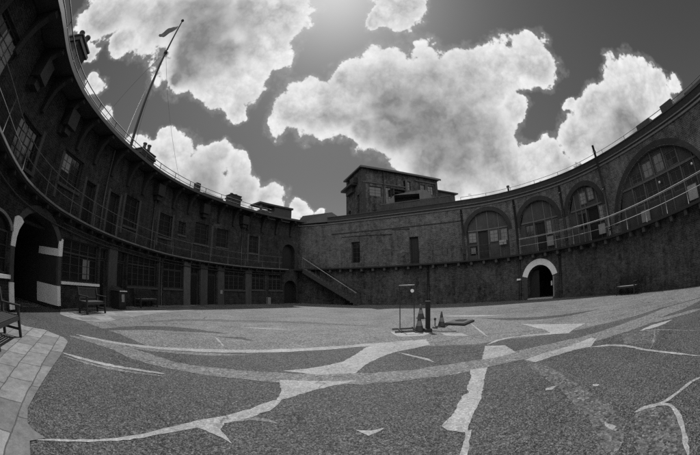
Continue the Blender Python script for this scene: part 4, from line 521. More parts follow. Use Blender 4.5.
# stone flags: the apron by the near bench and the side walk along the barrack wall
def flags(name, poly, z, ang, lab):
    c, s = math.cos(ang), math.sin(ang)
    o = sheet(name, poly, z, M['flags'])
    ul = o.data.uv_layers.new(name='UVMap')
    for p in o.data.polygons:
        for li in p.loop_indices:
            v = o.data.vertices[o.data.loops[li].vertex_index].co
            ul.data[li].uv = (v.x*c+v.y*s, -v.x*s+v.y*c)
    struct(o, lab)
near = FLAGPTS[:-1] + [LW.at(5.2, 0.02), LW.at(4.0, .02), LW.at(2.5, .02), LW.at(1, .02), (-5.4, -3.4), (-2.2, -2.0)]
flags('stone_path', near, .009, R(-42), 'stone flag apron under the near bench')
side = SIDEPTS + [LW.at(s, .02) for s in (20, 18, 16, 14, 12, 10.5, 9.2)]
flags('stone_path', side, .0075, R(78), 'pale stone walk along the foot of the barrack wall')

# ================================================================== BARRACK BUILDING (curved two-storey range)
zbal = lambda s: float(np.interp(s, [-1, 0, 3.8, 6.0, 8.3, 10.5, 12.7, 14.7, 17.1, 20.3, 24.3, 31], [4.95, 4.75, 4.14, 3.72, 3.46, 3.32, 3.2, 3.13, 3.03, 2.96, 2.92, 2.97]))
BB = thing('barrack_building', 'long curved two-storey brick barrack range with bracketed eaves and a first-floor balcony', 'building', (LW.at(15)[0], LW.at(15)[1], 0))
arch_near = arch_fn(6.25, 8.95, 1.9, 1.17)
arch_win = arch_fn(4.25, 5.95, 2.2, .42)
arch_cor = arch_fn(29.05, 30.3, 1.4, .6)
arch_cup = arch_fn(28.8, 30.1, 4.4, .75)
GW = [(9.28,11.8,1.02,2.62,4,2.1,(1,3)), (14.25,16.8,1.02,2.66,5,2.15,(2,)), (17.42,19.15,1.02,2.8,3,2.14,()), (23.1,25.05,1.1,2.66,4,2.15,(2,)), (25.82,27.1,1.15,2.55,3,2.1,()), (27.5,28.8,1.15,2.45,3,2.05,())]
GD = [(11.95,12.5,2.1,2.6), (13.32,14.1,2.14,2.68), (19.9,20.68,2.02,2.6), (21.48,22.32,2.08,2.62)]
UW = [(1.5,3.1,4.85,6.2), (4.95,6.5,4.1,5.32), (8.25,9.7,4.4,5.62), (13.5,14.7,3.95,5.46), (16.68,17.9,3.98,5.34), (18.5,19.16,4.4,5.22), (20.08,21.32,4.08,5.48), (22.14,23.25,4.12,5.45), (25.38,26.34,4.05,5.4)]
UD = [(10.18,10.95,zbal(10.5)+.02,5.1), (12.08,12.92,zbal(12.5)+.02,5.2)]
ops = [(6.25,8.95,0,arch_near,.02), (4.25,5.95,1.05,arch_win,.22), (29.05,30.3,0,arch_cor,.9), (28.8,30.1,3.0,arch_cup,.5)]
ops += [(a,b,z0,z1,.22) for a,b,z0,z1,*_ in GW] + [(a,b,0,z2,.25) for a,b,z1,z2 in GD] + [(a,b,z0,z1,.2) for a,b,z0,z1 in UW+UD]
recalc  # openings above each other in one column are sorted by height inside wall_mesh
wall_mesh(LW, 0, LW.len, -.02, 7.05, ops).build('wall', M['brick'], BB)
mb = MB(); mb.cbox(LW, 0, LW.len+.2, 7, 7.3, 0, 7.6, 1.0); mb.cbox(LW, 0, .3, .3, 7, 0, 7.1); mb.cbox(LW, 0, LW.len, .6, .7, 2.7, 2.8)
mb.build('back_wall', M['brick_arch'], BB)
# vaulted passage behind the big arch
mb = MB(); rows = []
cA = LW.at(7.6); nA = LW.nrm(7.6)
for d in (.02, .9, 1.8, 3.2, 4.6):
    row = []
    for i in range(25):
        if i == 0: s, z = 6.25, 0
        elif i == 24: s, z = 8.95, 0
        else:
            a = math.pi*(1-(i-1)/22); s = 7.6+1.35*math.cos(a); z = 1.9+1.17*math.sin(a)
        p = LW.at(s, 0); row.append((p[0]+nA[0]*d, p[1]+nA[1]*d, z))
    rows.append(row)
mb.grid(rows); e = rows[-1]; mb.face(e)
mb.build('passage', M['brick_arch'], BB)
# door leaf ajar deep in the passage
# painted and stone blocks on the arch jambs
def jambblock(s0, s1, o0, o1, z0, z1, m, name='quoin'):
    q = MB(); q.cbox(LW, s0, s1, o0, o1, z0, z1); return q.build(name, m, BB)
def ring_part(c, sm, r0, r1, a0, a1, zc, o0, o1, m, name, parent, k=1., n=24, kz=None):
    """arch ring that follows the wall"""
    kz = kz or k
    q = MB(); rows = []
    for i in range(n+1):
        a = R(a0+(a1-a0)*i/n)
        def P(r, o):
            s = sm+math.cos(a)*r; z = zc+math.sin(a)*(r*kz); x = c.at(s, o); return (x[0], x[1], z)
        rows.append([P(r0, o0), P(r1, o0), P(r1, o1), P(r0, o1)])
    i0 = q.grid(rows, closed_u=True)
    q.f += [(i0+3,i0+2,i0+1,i0), tuple(i0+n*4+j for j in range(4))]; q.uv += [None]*2; q.sm += [False]*2
    return q.build(name, m, parent)
jambblock(6.02, 6.247, -.05, .34, .85, 1.84, M['quoin'])
jambblock(6.0, 6.262, -.06, .36, .08, .845, M['white'])
q = MB()   # white springer on the near jamb: its face leans inward with the arch
pp = [(6.02,1.85),(6.26,1.85),(6.30,2.12),(6.42,2.42),(6.66,2.72),(6.5,2.86),(6.2,2.98),(6.06,2.8)]
def plate_on(c, pts, o0, o1):
    q = MB(); f = [(*c.at(s, o0), z) for s, z in pts]; b = [(*c.at(s, o1), z) for s, z in pts]
    n = len(pts); i = len(q.v); q.v += f+b
    q.f.append(tuple(range(n))[::-1]); q.f.append(tuple(range(n, 2*n))); q.uv += [None]*2; q.sm += [False]*2
    for k in range(n):
        l = (k+1) % n; q.f.append((k, l, n+l, n+k)); q.uv.append(None); q.sm.append(False)
    return q
plate_on(LW, [(6.03,1.85),(6.262,1.85),(6.30,2.12),(6.40,2.36),(6.62,2.62),(6.46,2.72),(6.26,2.74),(6.08,2.66)], -.05, .5).build('white_springer', M['white'], BB)
jambblock(8.945, 9.14, -.05, .9, .84, 1.86, M['quoin'])
# far jamb: the white blocks turn into the passage
def inner_block(z0, z1, d, m, name):
    q = MB(); a = LW.at(8.95, -.05); b = LW.at(9.13, -.05); w = LW.at(8.95, 0)
    tx = (LW.at(9.05)[0]-LW.at(8.85)[0])/.2, (LW.at(9.05)[1]-LW.at(8.85)[1])/.2
    P = [(a[0]-tx[0]*.03, a[1]-tx[1]*.03), (b[0], b[1]), (b[0]+nA[0]*d, b[1]+nA[1]*d), (a[0]-tx[0]*.03+nA[0]*d, a[1]-tx[1]*.03+nA[1]*d)]
    q.prism(P, z0, z1); return q.build(name, m, BB)
inner_block(1.88, 2.42, 1.3, M['white'], 'white_springer')
inner_block(.12, .83, 1.35, M['white'], 'white_jamb')
plate_on(LW, [(8.93,1.9),(9.16,1.9),(9.16,2.5),(9.06,2.52),(8.93,2.28)], -.07, -.052).build('white_springer', M['white'], BB)
ring_part(LW, 7.6, 1.37, 1.62, 20, 150, 1.9, -.025, .1, M['quoin'], 'arch_ring', BB, kz=.87)
# arched window beside it
ring_part(LW, 5.1, .86, 1.0, 8, 172, 2.18, -.05, .1, M['panel'], 'arch_ring', BB, kz=.52)
w = window(BB, LW, 4.25, 5.95, 1.05, 2.22, o=.12, cols=3, rows=3, sill=False)
mb = MB()
rows = []
for i in range(17):
    s = 4.25+1.7*i/16; t = arch_win(s); a = LW.at(s, .16); b = LW.at(s, .2)
    rows.append([(a[0],a[1],2.2),(b[0],b[1],2.2),(b[0],b[1],max(t,2.21)),(a[0],a[1],max(t,2.21))])
mb.grid(rows, closed_u=True); mb.build('fanlight', M['glass'], BB)
mb = MB(); mb.cbox(LW, 4.1, 6.0, -.12, .05, .94, 1.045); mb.build('window_ledge', M['stone'], BB)
for i, (a, b, z0, z1, cols, tr, hv) in enumerate(GW):
    window(BB, LW, a, b, z0, z1, cols=cols*1, rows=5, transom=tr, sill=M['white'] if i == 0 else M['quoin'], heavy=tuple(range(1, cols)), blind_or_sheen=[(.62,.82,.06,.6,'panel'), None, None, None, None, None][i])
for i, (a, b, z1, z2) in enumerate(GD):
    door(BB, LW, a, b, .02, z1)
    window(BB, LW, a, b, z1+.03, z2, cols=2, rows=1, sill=False, name='fanlight', fw=.035)
for i, (a, b, z0, z1) in enumerate(UW):
    bl = {0: (.42,.98,.1,.92,'offwhite'), 1: (.36,.5,.1,.9,'panel'), 2: (.06,.52,.42,.96,'offwhite'), 3: (.0,.12,.1,.95,'panel')}.get(i)
    window(BB, LW, a, b, z0, z1, cols=2 if b-a < 1.3 else 4, rows=4, blind_or_sheen=bl, heavy=(2,) if b-a >= 1.3 else ())
for i, (a, b, z0, z1) in enumerate(UD):
    door(BB, LW, a, b, z0, z1)
    for e0, e1 in ((a-.16, a-.004), (b+.004, b+.16)):
        q = MB(); q.cbox(LW, e0, e1, -.03, .1, z0, z1+.1); q.build('door_jamb', M['quoin'], BB)
for e in (8.18, 6.62, 13.35, 14.78, 16.6, 17.98, 21.7, 25.3, 26.42):
    q = MB(); q.cbox(LW, e-.08, e+.08, -.02, .1, zbal(e)+.35, 5.5); q.build('pilaster', M['quoin'], BB)
for a, b, m in ((12.56,13.24,'quoin'), (19.22,19.82,'frame_keep'), (20.76,21.4,'quoin'), (22.42,23.0,'quoin'), (25.12,25.72,'quoin'), (16.95,17.05,'quoin')):
    q = MB(); q.cbox(LW, a, b, -.06, .1, 0, 2.78); q.build('pilaster', M[m], BB)
# dark leaves inside the small corner arches
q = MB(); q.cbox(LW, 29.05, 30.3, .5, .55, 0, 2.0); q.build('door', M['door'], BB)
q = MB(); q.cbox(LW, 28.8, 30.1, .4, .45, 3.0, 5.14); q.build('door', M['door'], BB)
ring_part(LW, 29.45, .66, .86, 0, 180, 4.4, -.03, .1, M['brick_arch'], 'arch_ring', BB, kz=1.1)
# balcony slab with pale nosing, deck joists and a service pipe below
mb = MB(); mb.cbox(LW, 0, 29.2, -.4, -.003, lambda s: zbal(s)-.13, lambda s: zbal(s)-.03)
bal = mb.build('balcony', M['soffit'], BB)
q = MB(); q.cbox(LW, 0, 29.2, -.45, -.402, lambda s: zbal(s)-.065, lambda s: zbal(s)+.0); q.build('nosing', M['nosing'], bal)
s = .4
while s < 29:
    q = MB(); q.cbox(LW, s-.05, s+.05, -.36, -.01, lambda t: zbal(t)-.27, lambda t: zbal(t)-.135); q.build('joist', M['dark'], bal); s += .8
q = MB(); q.tube([(*LW.at(x, -.09), zbal(x)-.5) for x in np.arange(.2, 29, .4)], .03, 6); q.build('service_pipe', M['iron'], BB)
q = MB(); q.cbox(LW, 9.1, 29.0, -.03, .1, lambda s: zbal(s)-.34, lambda s: zbal(s)-.28); q.build('cornice', M['quoin'], BB)
# eaves: flat projecting roof on big timber consoles
ZE = 7.1
mb = MB(); mb.cbox(LW, 0, LW.len+.25, -.9, 7.3, ZE, ZE+.12, .5)
rf = mb.build('roof', M['lead'], BB)
q = MB(); q.cbox(LW, 0, LW.len+.2, -.945, -.903, ZE-.03, ZE+.13); q.build('gutter', M['iron'], rf)
q = MB(); q.cbox(LW, 0, LW.len+.2, .1, 1.2, ZE+.123, ZE+.42); q.build('parapet', M['lead'], rf)
s = 1.45
while s < 29.6:
    q = MB()
    a = .09
    poly = [(-.02,5.82),(-.02,7.095),(-.86,7.095),(-.86,6.93),(-.62,6.86),(-.36,6.6),(-.2,6.2),(-.16,5.82)]
    L, Rr = [], []
    for o, z in poly:
        L.append((*LW.at(s-a, o), z)); Rr.append((*LW.at(s+a, o), z))
    n = len(poly); q.v = L+Rr
    q.f = [tuple(range(n)), tuple(range(n, 2*n))[::-1]]+[(k, n+k, n+(k+1) % n, (k+1) % n) for k in range(n)]
    q.uv = [None]*len(q.f); q.sm = [False]*len(q.f)
    q.build('bracket', M['soffit'], BB); s += 1.48
for s in (4.6, 7.6, 16.05, 20.6, 24.6):   # rainwater hopper boxes under the eaves
    q = MB(); q.cbox(LW, s-.32, s+.32, -.5, -.01, 6.1, 6.75); q.cbox(LW, s-.2, s+.2, -.36, -.012, 5.86, 6.1)
    q.build('hopper', M['dark'], BB)
for s, z0, z1 in ((16.05, 3.0, 5.9), (17.14, 0, 2.75), (11.6, 3.2, 7.0), (24.6, 3.0, 5.9)):
    q = MB(); q.tube([(*LW.at(s, -.09), z0), (*LW.at(s, -.09), (z0+z1)/2), (*LW.at(s, -.09), z1)], .055, 8)
    for z in (z0+.5, z1-.5): q.tube([(*LW.at(s, -.09), z-.04), (*LW.at(s, -.09), z+.04)], .075, 8)
    q.build('downpipe', M['iron'], BB)
# chimneys
def chimney(parent, x, y, w, d, z0, z1, rz, pots, m=None, cap=True):
    c, s_ = math.cos(rz), math.sin(rz)
    def B(q, a0, a1, b0, b1, z0, z1):
        P = [(x+a*c-b*s_, y+a*s_+b*c) for a, b in ((a0,b0),(a1,b0),(a1,b1),(a0,b1))]
        q.hexa([(*p, z0) for p in P], [(*p, z1) for p in P])
    q = MB(); B(q, -w/2, w/2, -d/2, d/2, z0, z1)
    if cap:
        B(q, -w/2-.07, w/2+.07, -d/2-.07, d/2+.07, z1-.28, z1-.16); B(q, -w/2-.04, w/2+.04, -d/2-.04, d/2+.04, z1-.001, z1+.07)
    ch = q.build('chimney', m or M['brick_arch'], parent)
    for t, h in pots:
        px, py = x+t*c, y+t*s_
        q = MB(); q.lathe((px, py, z1+.07), [(.13,0),(.11,h*.5),(.1,h*.85),(.14,h*.88),(.14,h),(.09,h)], 12); q.build('chimney_pot', M['potclay'], ch)
def wang(c, s):
    a, b = c.at(s-.1), c.at(s+.1); return math.atan2(b[1]-a[1], b[0]-a[0])
for s, o, w, z1, pots in ((6.2, .1, 1.05, 8.85, ((-.28,.35),(.26,.6))), (14.9, .55, 1.35, 8.35, ((-.2,.5),(.25,.56)))):
    p = LW.at(s, o); chimney(BB, p[0], p[1], w, .7, ZE+.1, z1, wang(LW, s), pots)
p = LW.at(20.45, .8); chimney(BB, p[0], p[1], .38, .38, ZE+.1, 8.42, wang(LW, 20.4), (), cap=False)
p = LW.at(24.2, .9); chimney(BB, p[0], p[1], 1.0, .8, ZE+.1, 8.45, wang(LW, 24.2), ((-.25,.16),(.2,.16)))
q = MB(); q.cbox(LW, 20.9, 22.9, .5, 1.6, ZE+.123, 7.85); q.build('roof_hatch', M['lead'], BB)

# flat-roofed shelter on the roof at the far end
p = LW.at(28.4, 1.2)
SH = thing('roof_shelter', 'low dark flat-roofed shelter with a daylight slit on the far end of the curved roof', 'shelter', (p[0], p[1], ZE+.12))
q = MB(); q.cbox(LW, 28.3, 30.1, .7, 2.0, ZE+.13, 8.44); q.cbox(LW, 26.95, 28.3, .7, 2.0, ZE+.13, 7.98); q.build('wall', M['lead'], SH)
q = MB(); q.cbox(LW, 26.9, 27.05, .72, .9, 7.98, 8.44); q.build('post', M['iron'], SH)
q = MB(); q.cbox(LW, 26.85, 27.95, .6, 2.05, 8.1, 8.44) ; 
q = MB(); q.cbox(LW, 26.7, 30.2, .55, 2.1, 8.445, 8.6); q.build('roof', M['lead'], SH)
p = RW.at(3.0, 1.5)
LR = thing('link_roof', 'low dark hipped roof over the corner between the curved range and the keep', 'roof', (p[0], p[1], 7.3))
q = MB()
b = [(*RW.at(.2, .35), 7.3), (*RW.at(5.0, .35), 7.3), (*RW.at(5.0, 4), 7.3), (*RW.at(.2, 4), 7.3)]
t = [(*RW.at(.7, .8), 8.2), (*RW.at(3.6, .8), 8.3), (*RW.at(3.6, 3), 8.3), (*RW.at(.7, 3), 8.2)]
q.hexa(b, t); q.build('hipped_roof', M['lead'], LR)

# ================================================================== KEEP (casemate range, right)
zw = lambda s: float(np.interp(s, [0, 27, 29.4, 33.4, 38.5], [3.1, 3.1, 3.2, 3.38, 3.5]))
KB = thing('keep_building', 'tall curved brick casemate wall of the keep with four boarded arches above a walkway', 'building', (RW.at(18)[0], RW.at(18)[1], 0))
AR = [(15.45,18.75,4.95,1.62), (19.62,22.78,4.9,1.58), (23.6,26.45,4.95,1.45), (27.5,34.3,3.6,2.82)]
portal = arch_fn(19.97, 21.97, 1.22, 1.0)
ZC = 6.98
wall_mesh(RW, .3, RW.len, -.02, zw, [(19.97,21.97,0,portal,3.5)]).build('lower_wall', M['brick_low'], KB)
FD = [(5.85,6.65,3.5,5.25), (10.9,11.65,3.15,5.25)]
ops = [(a,b,zw(a)+.005,arch_fn(a,b,zs,h),.3) for a,b,zs,h in AR]+[(a,b,z0,z1,.35) for a,b,z0,z1 in FD]
wall_mesh(RW, .3, RW.len, zw, ZC, ops).build('upper_wall', M['brick_keep'], KB)
q = MB(); q.cbox(RW, .5, RW.len, -.07, .5, ZC+.0, ZC+.09); q.build('coping', M['renderpale'], KB)
q = MB(); q.cbox(RW, 3.4, RW.len, .3, .8, ZC+.093, 7.68); q.build('parapet', M['brick_arch'], KB)
q = MB(); q.cbox(RW, 3.4, RW.len, .24, .297, 7.3, 7.36); q.build('flashing', M['renderpale'], KB)
q = MB(); q.cbox(RW, 3.38, RW.len, .26, .84, 7.683, 7.74); q.build('parapet_cap', M['lead'], KB)
q = MB(); q.cbox(RW, .5, RW.len, .5, 7, 7.1, 7.3, 1.0); q.build('roof', M['lead'], KB)
q = MB(); q.cbox(RW, .3, RW.len, 6.5, 6.9, 0, 7.1, 1.0); q.cbox(RW, RW.len-.3, RW.len, .4, 6.5, 0, 7.09); q.build('back_wall', M['brick_arch'], KB)
q = MB()
rows = []
for d in (3.5, 3.52):
    pass
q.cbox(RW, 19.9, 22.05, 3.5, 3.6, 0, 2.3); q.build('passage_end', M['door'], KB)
# walkway slab and stone corbels
q = MB(); q.cbox(RW, .9, RW.len, -.5, -.004, lambda s: zw(s)-.12, lambda s: zw(s)); wk = q.build('walkway', M['soffit'], KB)
s = 4.0
while s < RW.len-.3:
    q = MB(); q.cbox(RW, s-.09, s+.09, -.42, -.006, zw(s)-.36, zw(s)-.123); q.build('corbel', M['quoin'], wk); s += .98
q = MB(); q.cbox(RW, 4, 15.3, -.035, .05, 6.05, 6.12); q.build('string_course', M['brick_arch'], KB)
for a in ((5.0,9.5,5.75,5.6),(9.5,11,5.98,5.9)):
    q = MB(); q.tube([(*RW.at(a[0], -.03), a[2]), (*RW.at((a[0]+a[1])/2, -.03), a[2]-.03), (*RW.at(a[1], -.03), a[3])], .022, 5); q.build('cable', M['dark'], KB)
# portal: white painted arch ring, jamb, lamp, threshold
ring_part(RW, 20.97, 1.0, 1.40, 14, 166, 1.24, -.04, .12, M['white'], 'white_arch', KB, n=30)
q = MB(); q.cbox(RW, 21.975, 22.06, -.03, .1, .12, 1.42); q.build('white_jamb', M['offwhite'], KB)
q = MB(); q.cbox(RW, 19.7, 19.96, -.03, .1, .05, 1.35); q.build('jamb', M['quoin'], KB)
q = MB(); q.cbox(RW, 19.99, 21.95, -.1, .6, .004, .07); q.build('threshold', M['stone'], KB)
q = MB(); q.cbox(RW, 19.98, 20.7, .5, .56, .07, 1.9); q.build('gate', M['dark'], KB)
q = MB(); q.cbox(RW, 19.22, 19.5, -.2, -.01, 1.36, 1.47); q.build('wall_lamp', M['white'], KB)
q = MB(); q.cbox(RW, 21.5, 21.62, .7, .74, .8, 1.1); q.build('notice', M['white'], KB)
# arched bays: brick ring, boarded infill with door and lights, frame bars
def bay(i, a, b, zs, h, inner, bars, transom, trng, panels):
    f = arch_fn(a, b, zs, h); z0 = zw(a)
    kz = h/((b-a)/2)
    ring_part(RW, (a+b)/2, (b-a)/2, (b-a)/2+.3, 0, 180, zs, -.02, .1, M['brick_arch'], 'arch_ring', KB, kz=(h+.3)/((b-a)/2+.3), n=36)
    lo = min(zw(a), zw(b))
    bay_ = wall_mesh(RW, a, b, lo, f, [(p[0],p[1],p[2],p[3],.14) for p in inner], o=.24).build('arched_bay', M['infill'], KB)
    q = MB()
    for t in bars:
        q.cbox(RW, t-.035, t+.035, .19, .235, lo, f(t)-.02)
    if transom: q.cbox(RW, trng[0], trng[1], .17, .233, transom-.05, transom+.05)
    if q.v: q.build('glazing_bars', M['frame_keep'], bay_)
    for p in panels:
        window(KB, RW, p[0], p[1], p[2], p[3], o=.165, cols=2, rows=3, sill=False, fw=.04, fm=M['frame_keep'], blind_or_sheen=(.02,.98,.02,.98,p[4]))
bay(0, *AR[0], [(16.32,17.06,3.12,5.15), (15.6,16.2,3.4,4.1)], (16.26,17.12,17.95,), 5.22, (15.55,18.66),
    [(15.58,16.18,4.35,5.1,'panel'), (17.2,17.86,4.25,5.12,'panel'), (18.05,18.6,4.2,5.1,'panel'), (15.7,16.1,3.55,4.0,'panel')])
bay(1, *AR[1], [(20.8,21.56,3.12,5.02), (20.0,20.65,4.05,5.0)], (20.72,21.63,22.2), 5.15, (19.75,22.68),
    [(21.7,22.12,4.1,5.04,'panel'), (22.28,22.66,3.9,5.0,'infill')])
bay(2, *AR[2], [(25.0,25.95,3.14,5.04), (24.25,24.9,3.9,4.85)], (24.15,24.95,25.98,24.6), 5.12, (23.75,26.36),
    [(26.0,26.36,4.1,5.0,'offwhite'), (24.65,25.15,5.35,6.1,'panel'), (25.3,25.8,5.45,6.25,'panel')])
big = [(28.9+ k*.92, 28.9+k*.92+.8, 4.15, 5.08) for k in range(5)]
fD = arch_fn(*AR[3]); upp = []
for k in range(-1, 6):
    a0, a1 = 28.9+k*.92, 28.9+k*.92+.8
    zt_ = min(fD(a0), fD(a1))-.14
    if zt_ > 5.6 and a1 < 34.2: upp.append((a0, a1, 5.3, zt_))
bay(3, *AR[3], big+upp, [28.82+.92*k for k in range(6)], 5.2, (27.9,33.95), [])
for k, p in enumerate(upp):
    window(KB, RW, *p, o=.28, cols=2, rows=2, sill=False, fm=M['frame_keep'], blind_or_sheen={1: (.04,.96,.03,.97,'panel'), 2: (.04,.9,.03,.97,'panel'), 3: (.05,.5,.03,.5,'infill')}.get(k))  # pale sheets paint the sky's reflection into the left upper lights
for a, b, z0, z1 in ((15.6,16.2,3.4,4.1), (20.0,20.65,4.05,5.0), (24.25,24.9,3.9,4.85)): window(KB, RW, a, b, z0, z1, o=.3, cols=2, rows=2, sill=False)
for k, p in enumerate(big): window(KB, RW, *p, o=.3, cols=2, rows=2, sill=False, fm=M['frame_keep'])
for a, b, z0, z1 in ((16.32,17.06,3.12,5.15), (20.8,21.56,3.12,5.02), (25.0,25.95,3.14,5.04)): door(KB, RW, a, b, z0, z1, o=.36)
door(KB, RW, 10.9, 11.65, 3.16, 5.25, o=.25); window(KB, RW, 5.85, 6.65, 3.5, 5.25, o=.25, cols=2, rows=4, sill=False)
for s, z0, z1, o in ((19.44,0,6.9,-.1), (23.3,3.15,6.9,-.1), (22.62,0,2.95,-.1), (26.85,3.15,8.3,-.1), (12.34,0,2.95,-.1), (15.2,3.2,6.9,-.08)):
    q = MB(); q.tube([(*RW.at(s, o), z0), (*RW.at(s, o), (z0+z1)/2), (*RW.at(s, o), z1)], .075, 8)
    for z in (z0+.4, (z0+z1)/2, z1-.4): q.tube([(*RW.at(s, o), z-.05), (*RW.at(s, o), z+.05)], .105, 8)
    q.build('downpipe', M['dark'], KB)
for s, w, z1, z0 in ((30.9,1.1,8.0,7.3), (32.95,.95,8.1,7.3), (35.2,1.6,7.85,7.3)):
    p = RW.at(s, .62); chimney(KB, p[0], p[1], w, .6, z0, z1, wang(RW, s), (), M['lead'], cap=False)
q = MB(); p = RW.at(18.95, .6); q.lathe((p[0], p[1], 7.66), [(.07,0),(.07,.42),(.12,.44),(.12,.58),(.03,.6)], 10); q.build('vent_pipe', M['iron'], KB)
q = MB(); p = RW.at(33.4, -.02)
for s, z in ((30.9, 4.85), (33.3, 4.95)):   # white beads standing for two painted glints on the glazing
    p = RW.at(s, .13); q = MB(); q.lathe((p[0], p[1], z-.05), [(.0,0),(.06,.02),(.07,.06),(.05,.1),(.0,.12)], 10); q.build('glint_bead', M['white'], KB)
# pale boxes standing against the arches
for s, z0, h, w, m in ((18.25,3.95,.32,.55,'offwhite'), (22.0,3.35,.6,.5,'panel'), (26.2,3.35,.55,.5,'offwhite'), (29.6,3.3,.55,.6,'panel'), (33.0,3.5,.6,.6,'offwhite')):
    q = MB(); q.cbox(RW, s-w/2, s+w/2, -.1, -.01, z0, z0+h); q.build('wall_box', M[m], KB)
# the wall closes the ring behind
q = wall_mesh(BK, 0, BK.len, 0, 7.0, [], step=1.0)
q.cbox(BK, 0, BK.len, .4, .8, 0, 6.99, 1.0); q.cbox(BK, 0, BK.len, -.05, .85, 7.003, 7.1, 1.0)
q.build('closing_wall', M['brick_keep'], KB)

# ================================================================== RAILINGS
def railing(name, label, c, s0, s1, o, z0f, hs, step, m, r=.018, pr=.02, loc_s=None, posts_top=None, m2=None, extra=()):
    mid = c.at((s0+s1)/2, o)
    t = thing(name, label, 'railing', (mid[0], mid[1], z0f((s0+s1)/2)))
    n = int((s1-s0)/.3)
    for k, h in enumerate(hs):
        q = MB(); q.tube([(*c.at(s0+(s1-s0)*i/n, o), z0f(s0+(s1-s0)*i/n)+h) for i in range(n+1)], r if k else r*1.15, 6)
        q.build('rail', (m2 or m) if k in extra or not m2 else m, t)
    s = s0
    while s <= s1+.01:
        q = MB(); p = c.at(s, o); q.tube([(p[0], p[1], z0f(s)), (p[0], p[1], z0f(s)+hs[0]*.5), (p[0], p[1], z0f(s)+hs[0])], pr, 6); q.build('post', m, t); s += step
    return t
railing('roof_railing', 'thin dark two-rail railing along the eaves of the curved barrack roof', LW, .5, 27, -.82, lambda s: ZE+.1, (.45+.0, .2), 1.62, M['iron'])
railing('balcony_railing', 'thin wire railing round the first-floor balcony of the barrack range', LW, .3, 28.6, -.38, lambda s: zbal(s)-.03, (1.0, .52), 1.75, M['rail'], r=.013, pr=.014)
railing('walkway_railing', 'bright tubular handrail along the keep walkway above the white arch', RW, 19.7, RW.len-.2, -.46, zw, (1.0, .95, .5), 1.45, M['galv'], r=.015, pr=.013)
railing('walkway_railing', 'dull thin railing on the keep walkway between the two plain doors and the first arch', RW, 11.8, 19.55, -.46, zw, (.95, .5), 1.1, M['iron'], r=.016)
railing('roof_railing', 'thin dark single-rail railing along the keep parapet', RW, 15.2, RW.len-.4, .34, lambda s: 7.68, (.3,), 2.0, M['iron'], r=.016, pr=.016)

# ================================================================== TOWER HOUSE ON THE ROOF
def frame2(ax, ay, ang):
    """local plan frame: u along the front (to the right), v to the back"""
    u = (math.cos(ang), math.sin(ang)); v = (-u[1], u[0])
    return lambda a, b: (ax+u[0]*a+v[0]*b, ay+u[1]*a+v[1]*b)
F = frame2(1.24, 26.97, R(21.5))
TW = thing('tower_house', 'dark two-storey rendered lookout block standing on the roof behind the far wall', 'building', (*F(4.5, 2), 7.3))
def fbox(q, F, a0, a1, b0, b1, z0, z1, slope=0):
    P = [F(a0,b0),F(a1,b0),F(a1,b1),F(a0,b1)]
    q.hexa([(*p, z0) for p in P], [(*P[0], z1), (*P[1], z1), (*P[2], z1+slope), (*P[3], z1+slope)])
class Fr:
    """lets the window and door makers work on a flat face of the tower: s along the front, o inward"""
    def __init__(self, F): self.F = F
    def at(self, s, o=0.): return self.F(s, o)
# walls (front with openings, sides, back)
FC = Fr(F)
tops = 13.0
fw_ops = [(2.55,3.2,9.6,11.3,.3), (.75,2.1,10.2,11.2,.2), (3.3,4.6,8.6,10.9,.9), (4.7,5.6,11.3,12.3,.2), (6.9,7.5,11.0,12.2,.2), (7.9,8.7,11.2,12.2,.2)]
wm = wall_mesh(FC, 0, 9.3, 7.3, tops, fw_ops, step=1.0)
fbox(wm, F, 0, 9.3, 4.1, 4.4, 7.3, tops)
fbox(wm, F, 9.0, 9.3, .3, 4.1, 7.3, tops)
wm.build('wall', M['brick_tower'], TW)
SD = Fr(lambda s, o: F(o, 4.4-s))
ws = wall_mesh(SD, 0, 4.4, 7.3, lambda s: tops if s > 1.7 else 11.2, [(3.0,3.55,8.3,10.5,.3), (.7,1.3,8.2,9.4,.3)], step=.55)
ws.build('side_wall', M['brick_tower'], TW)
for a, b, z0, z1, *_ in fw_ops[:2]+fw_ops[3:]:
    window(TW, FC, a, b, z0, z1, o=.1, cols=2, rows=3, sill=False)
window(TW, SD, 3.0, 3.55, 8.3, 10.5, o=.15, cols=1, rows=3, sill=False); window(TW, SD, .7, 1.3, 8.2, 9.4, o=.15, cols=2, rows=2, sill=False)
q = MB(); fbox(q, F, -.28, 9.55, -.3, 4.6, tops+.002, tops+.16); fbox(q, F, 5.8, 6.6, .5, 1.8, tops+.165, tops+.5); q.build('roof', M['lead'], TW)
q = MB(); fbox(q, F, -.7, -.02, 1.3, 4.3, 11.6, 11.8); fbox(q, F, -.45, -.02, 1.2, 2.2, 11.8, 12.4); fbox(q, F, -.35, -.02, 1.9, 3.6, 11.0, 11.6); q.build('side_hood', M['soffit'], TW)
q = MB(); fbox(q, F, 3.15, 4.75, -.45, -.003, 11.05, 11.2); fbox(q, F, 3.2, 3.32, -.4, -.004, 10.5, 11.05); fbox(q, F, 4.58, 4.7, -.4, -.004, 10.5, 11.05); q.build('canopy', M['soffit'], TW)
q = MB(); fbox(q, F, 6.2, 9.0, -.12, -.004, 12.45, 12.6); q.build('trim', M['quoin'], TW)
for a0, a1, d_ in ((0, .3, -.06), (4.9, 5.15, -.1)):
    q = MB(); fbox(q, F, a0, a1, d_, -.004, 7.3, 12.44 if a0 > 1 else 12.95); q.build('pilaster', M['brick_arch'] if a0 < 1 else M['quoin'], TW)
for a0, r_ in ((2.3, .05), (6.7, .04), (8.85, .05)):
    q = MB(); q.tube([(*F(a0, -.09), 7.4), (*F(a0, -.09), 10), (*F(a0, -.09), 12.9)], r_, 6); q.build('downpipe', M['iron'], TW)
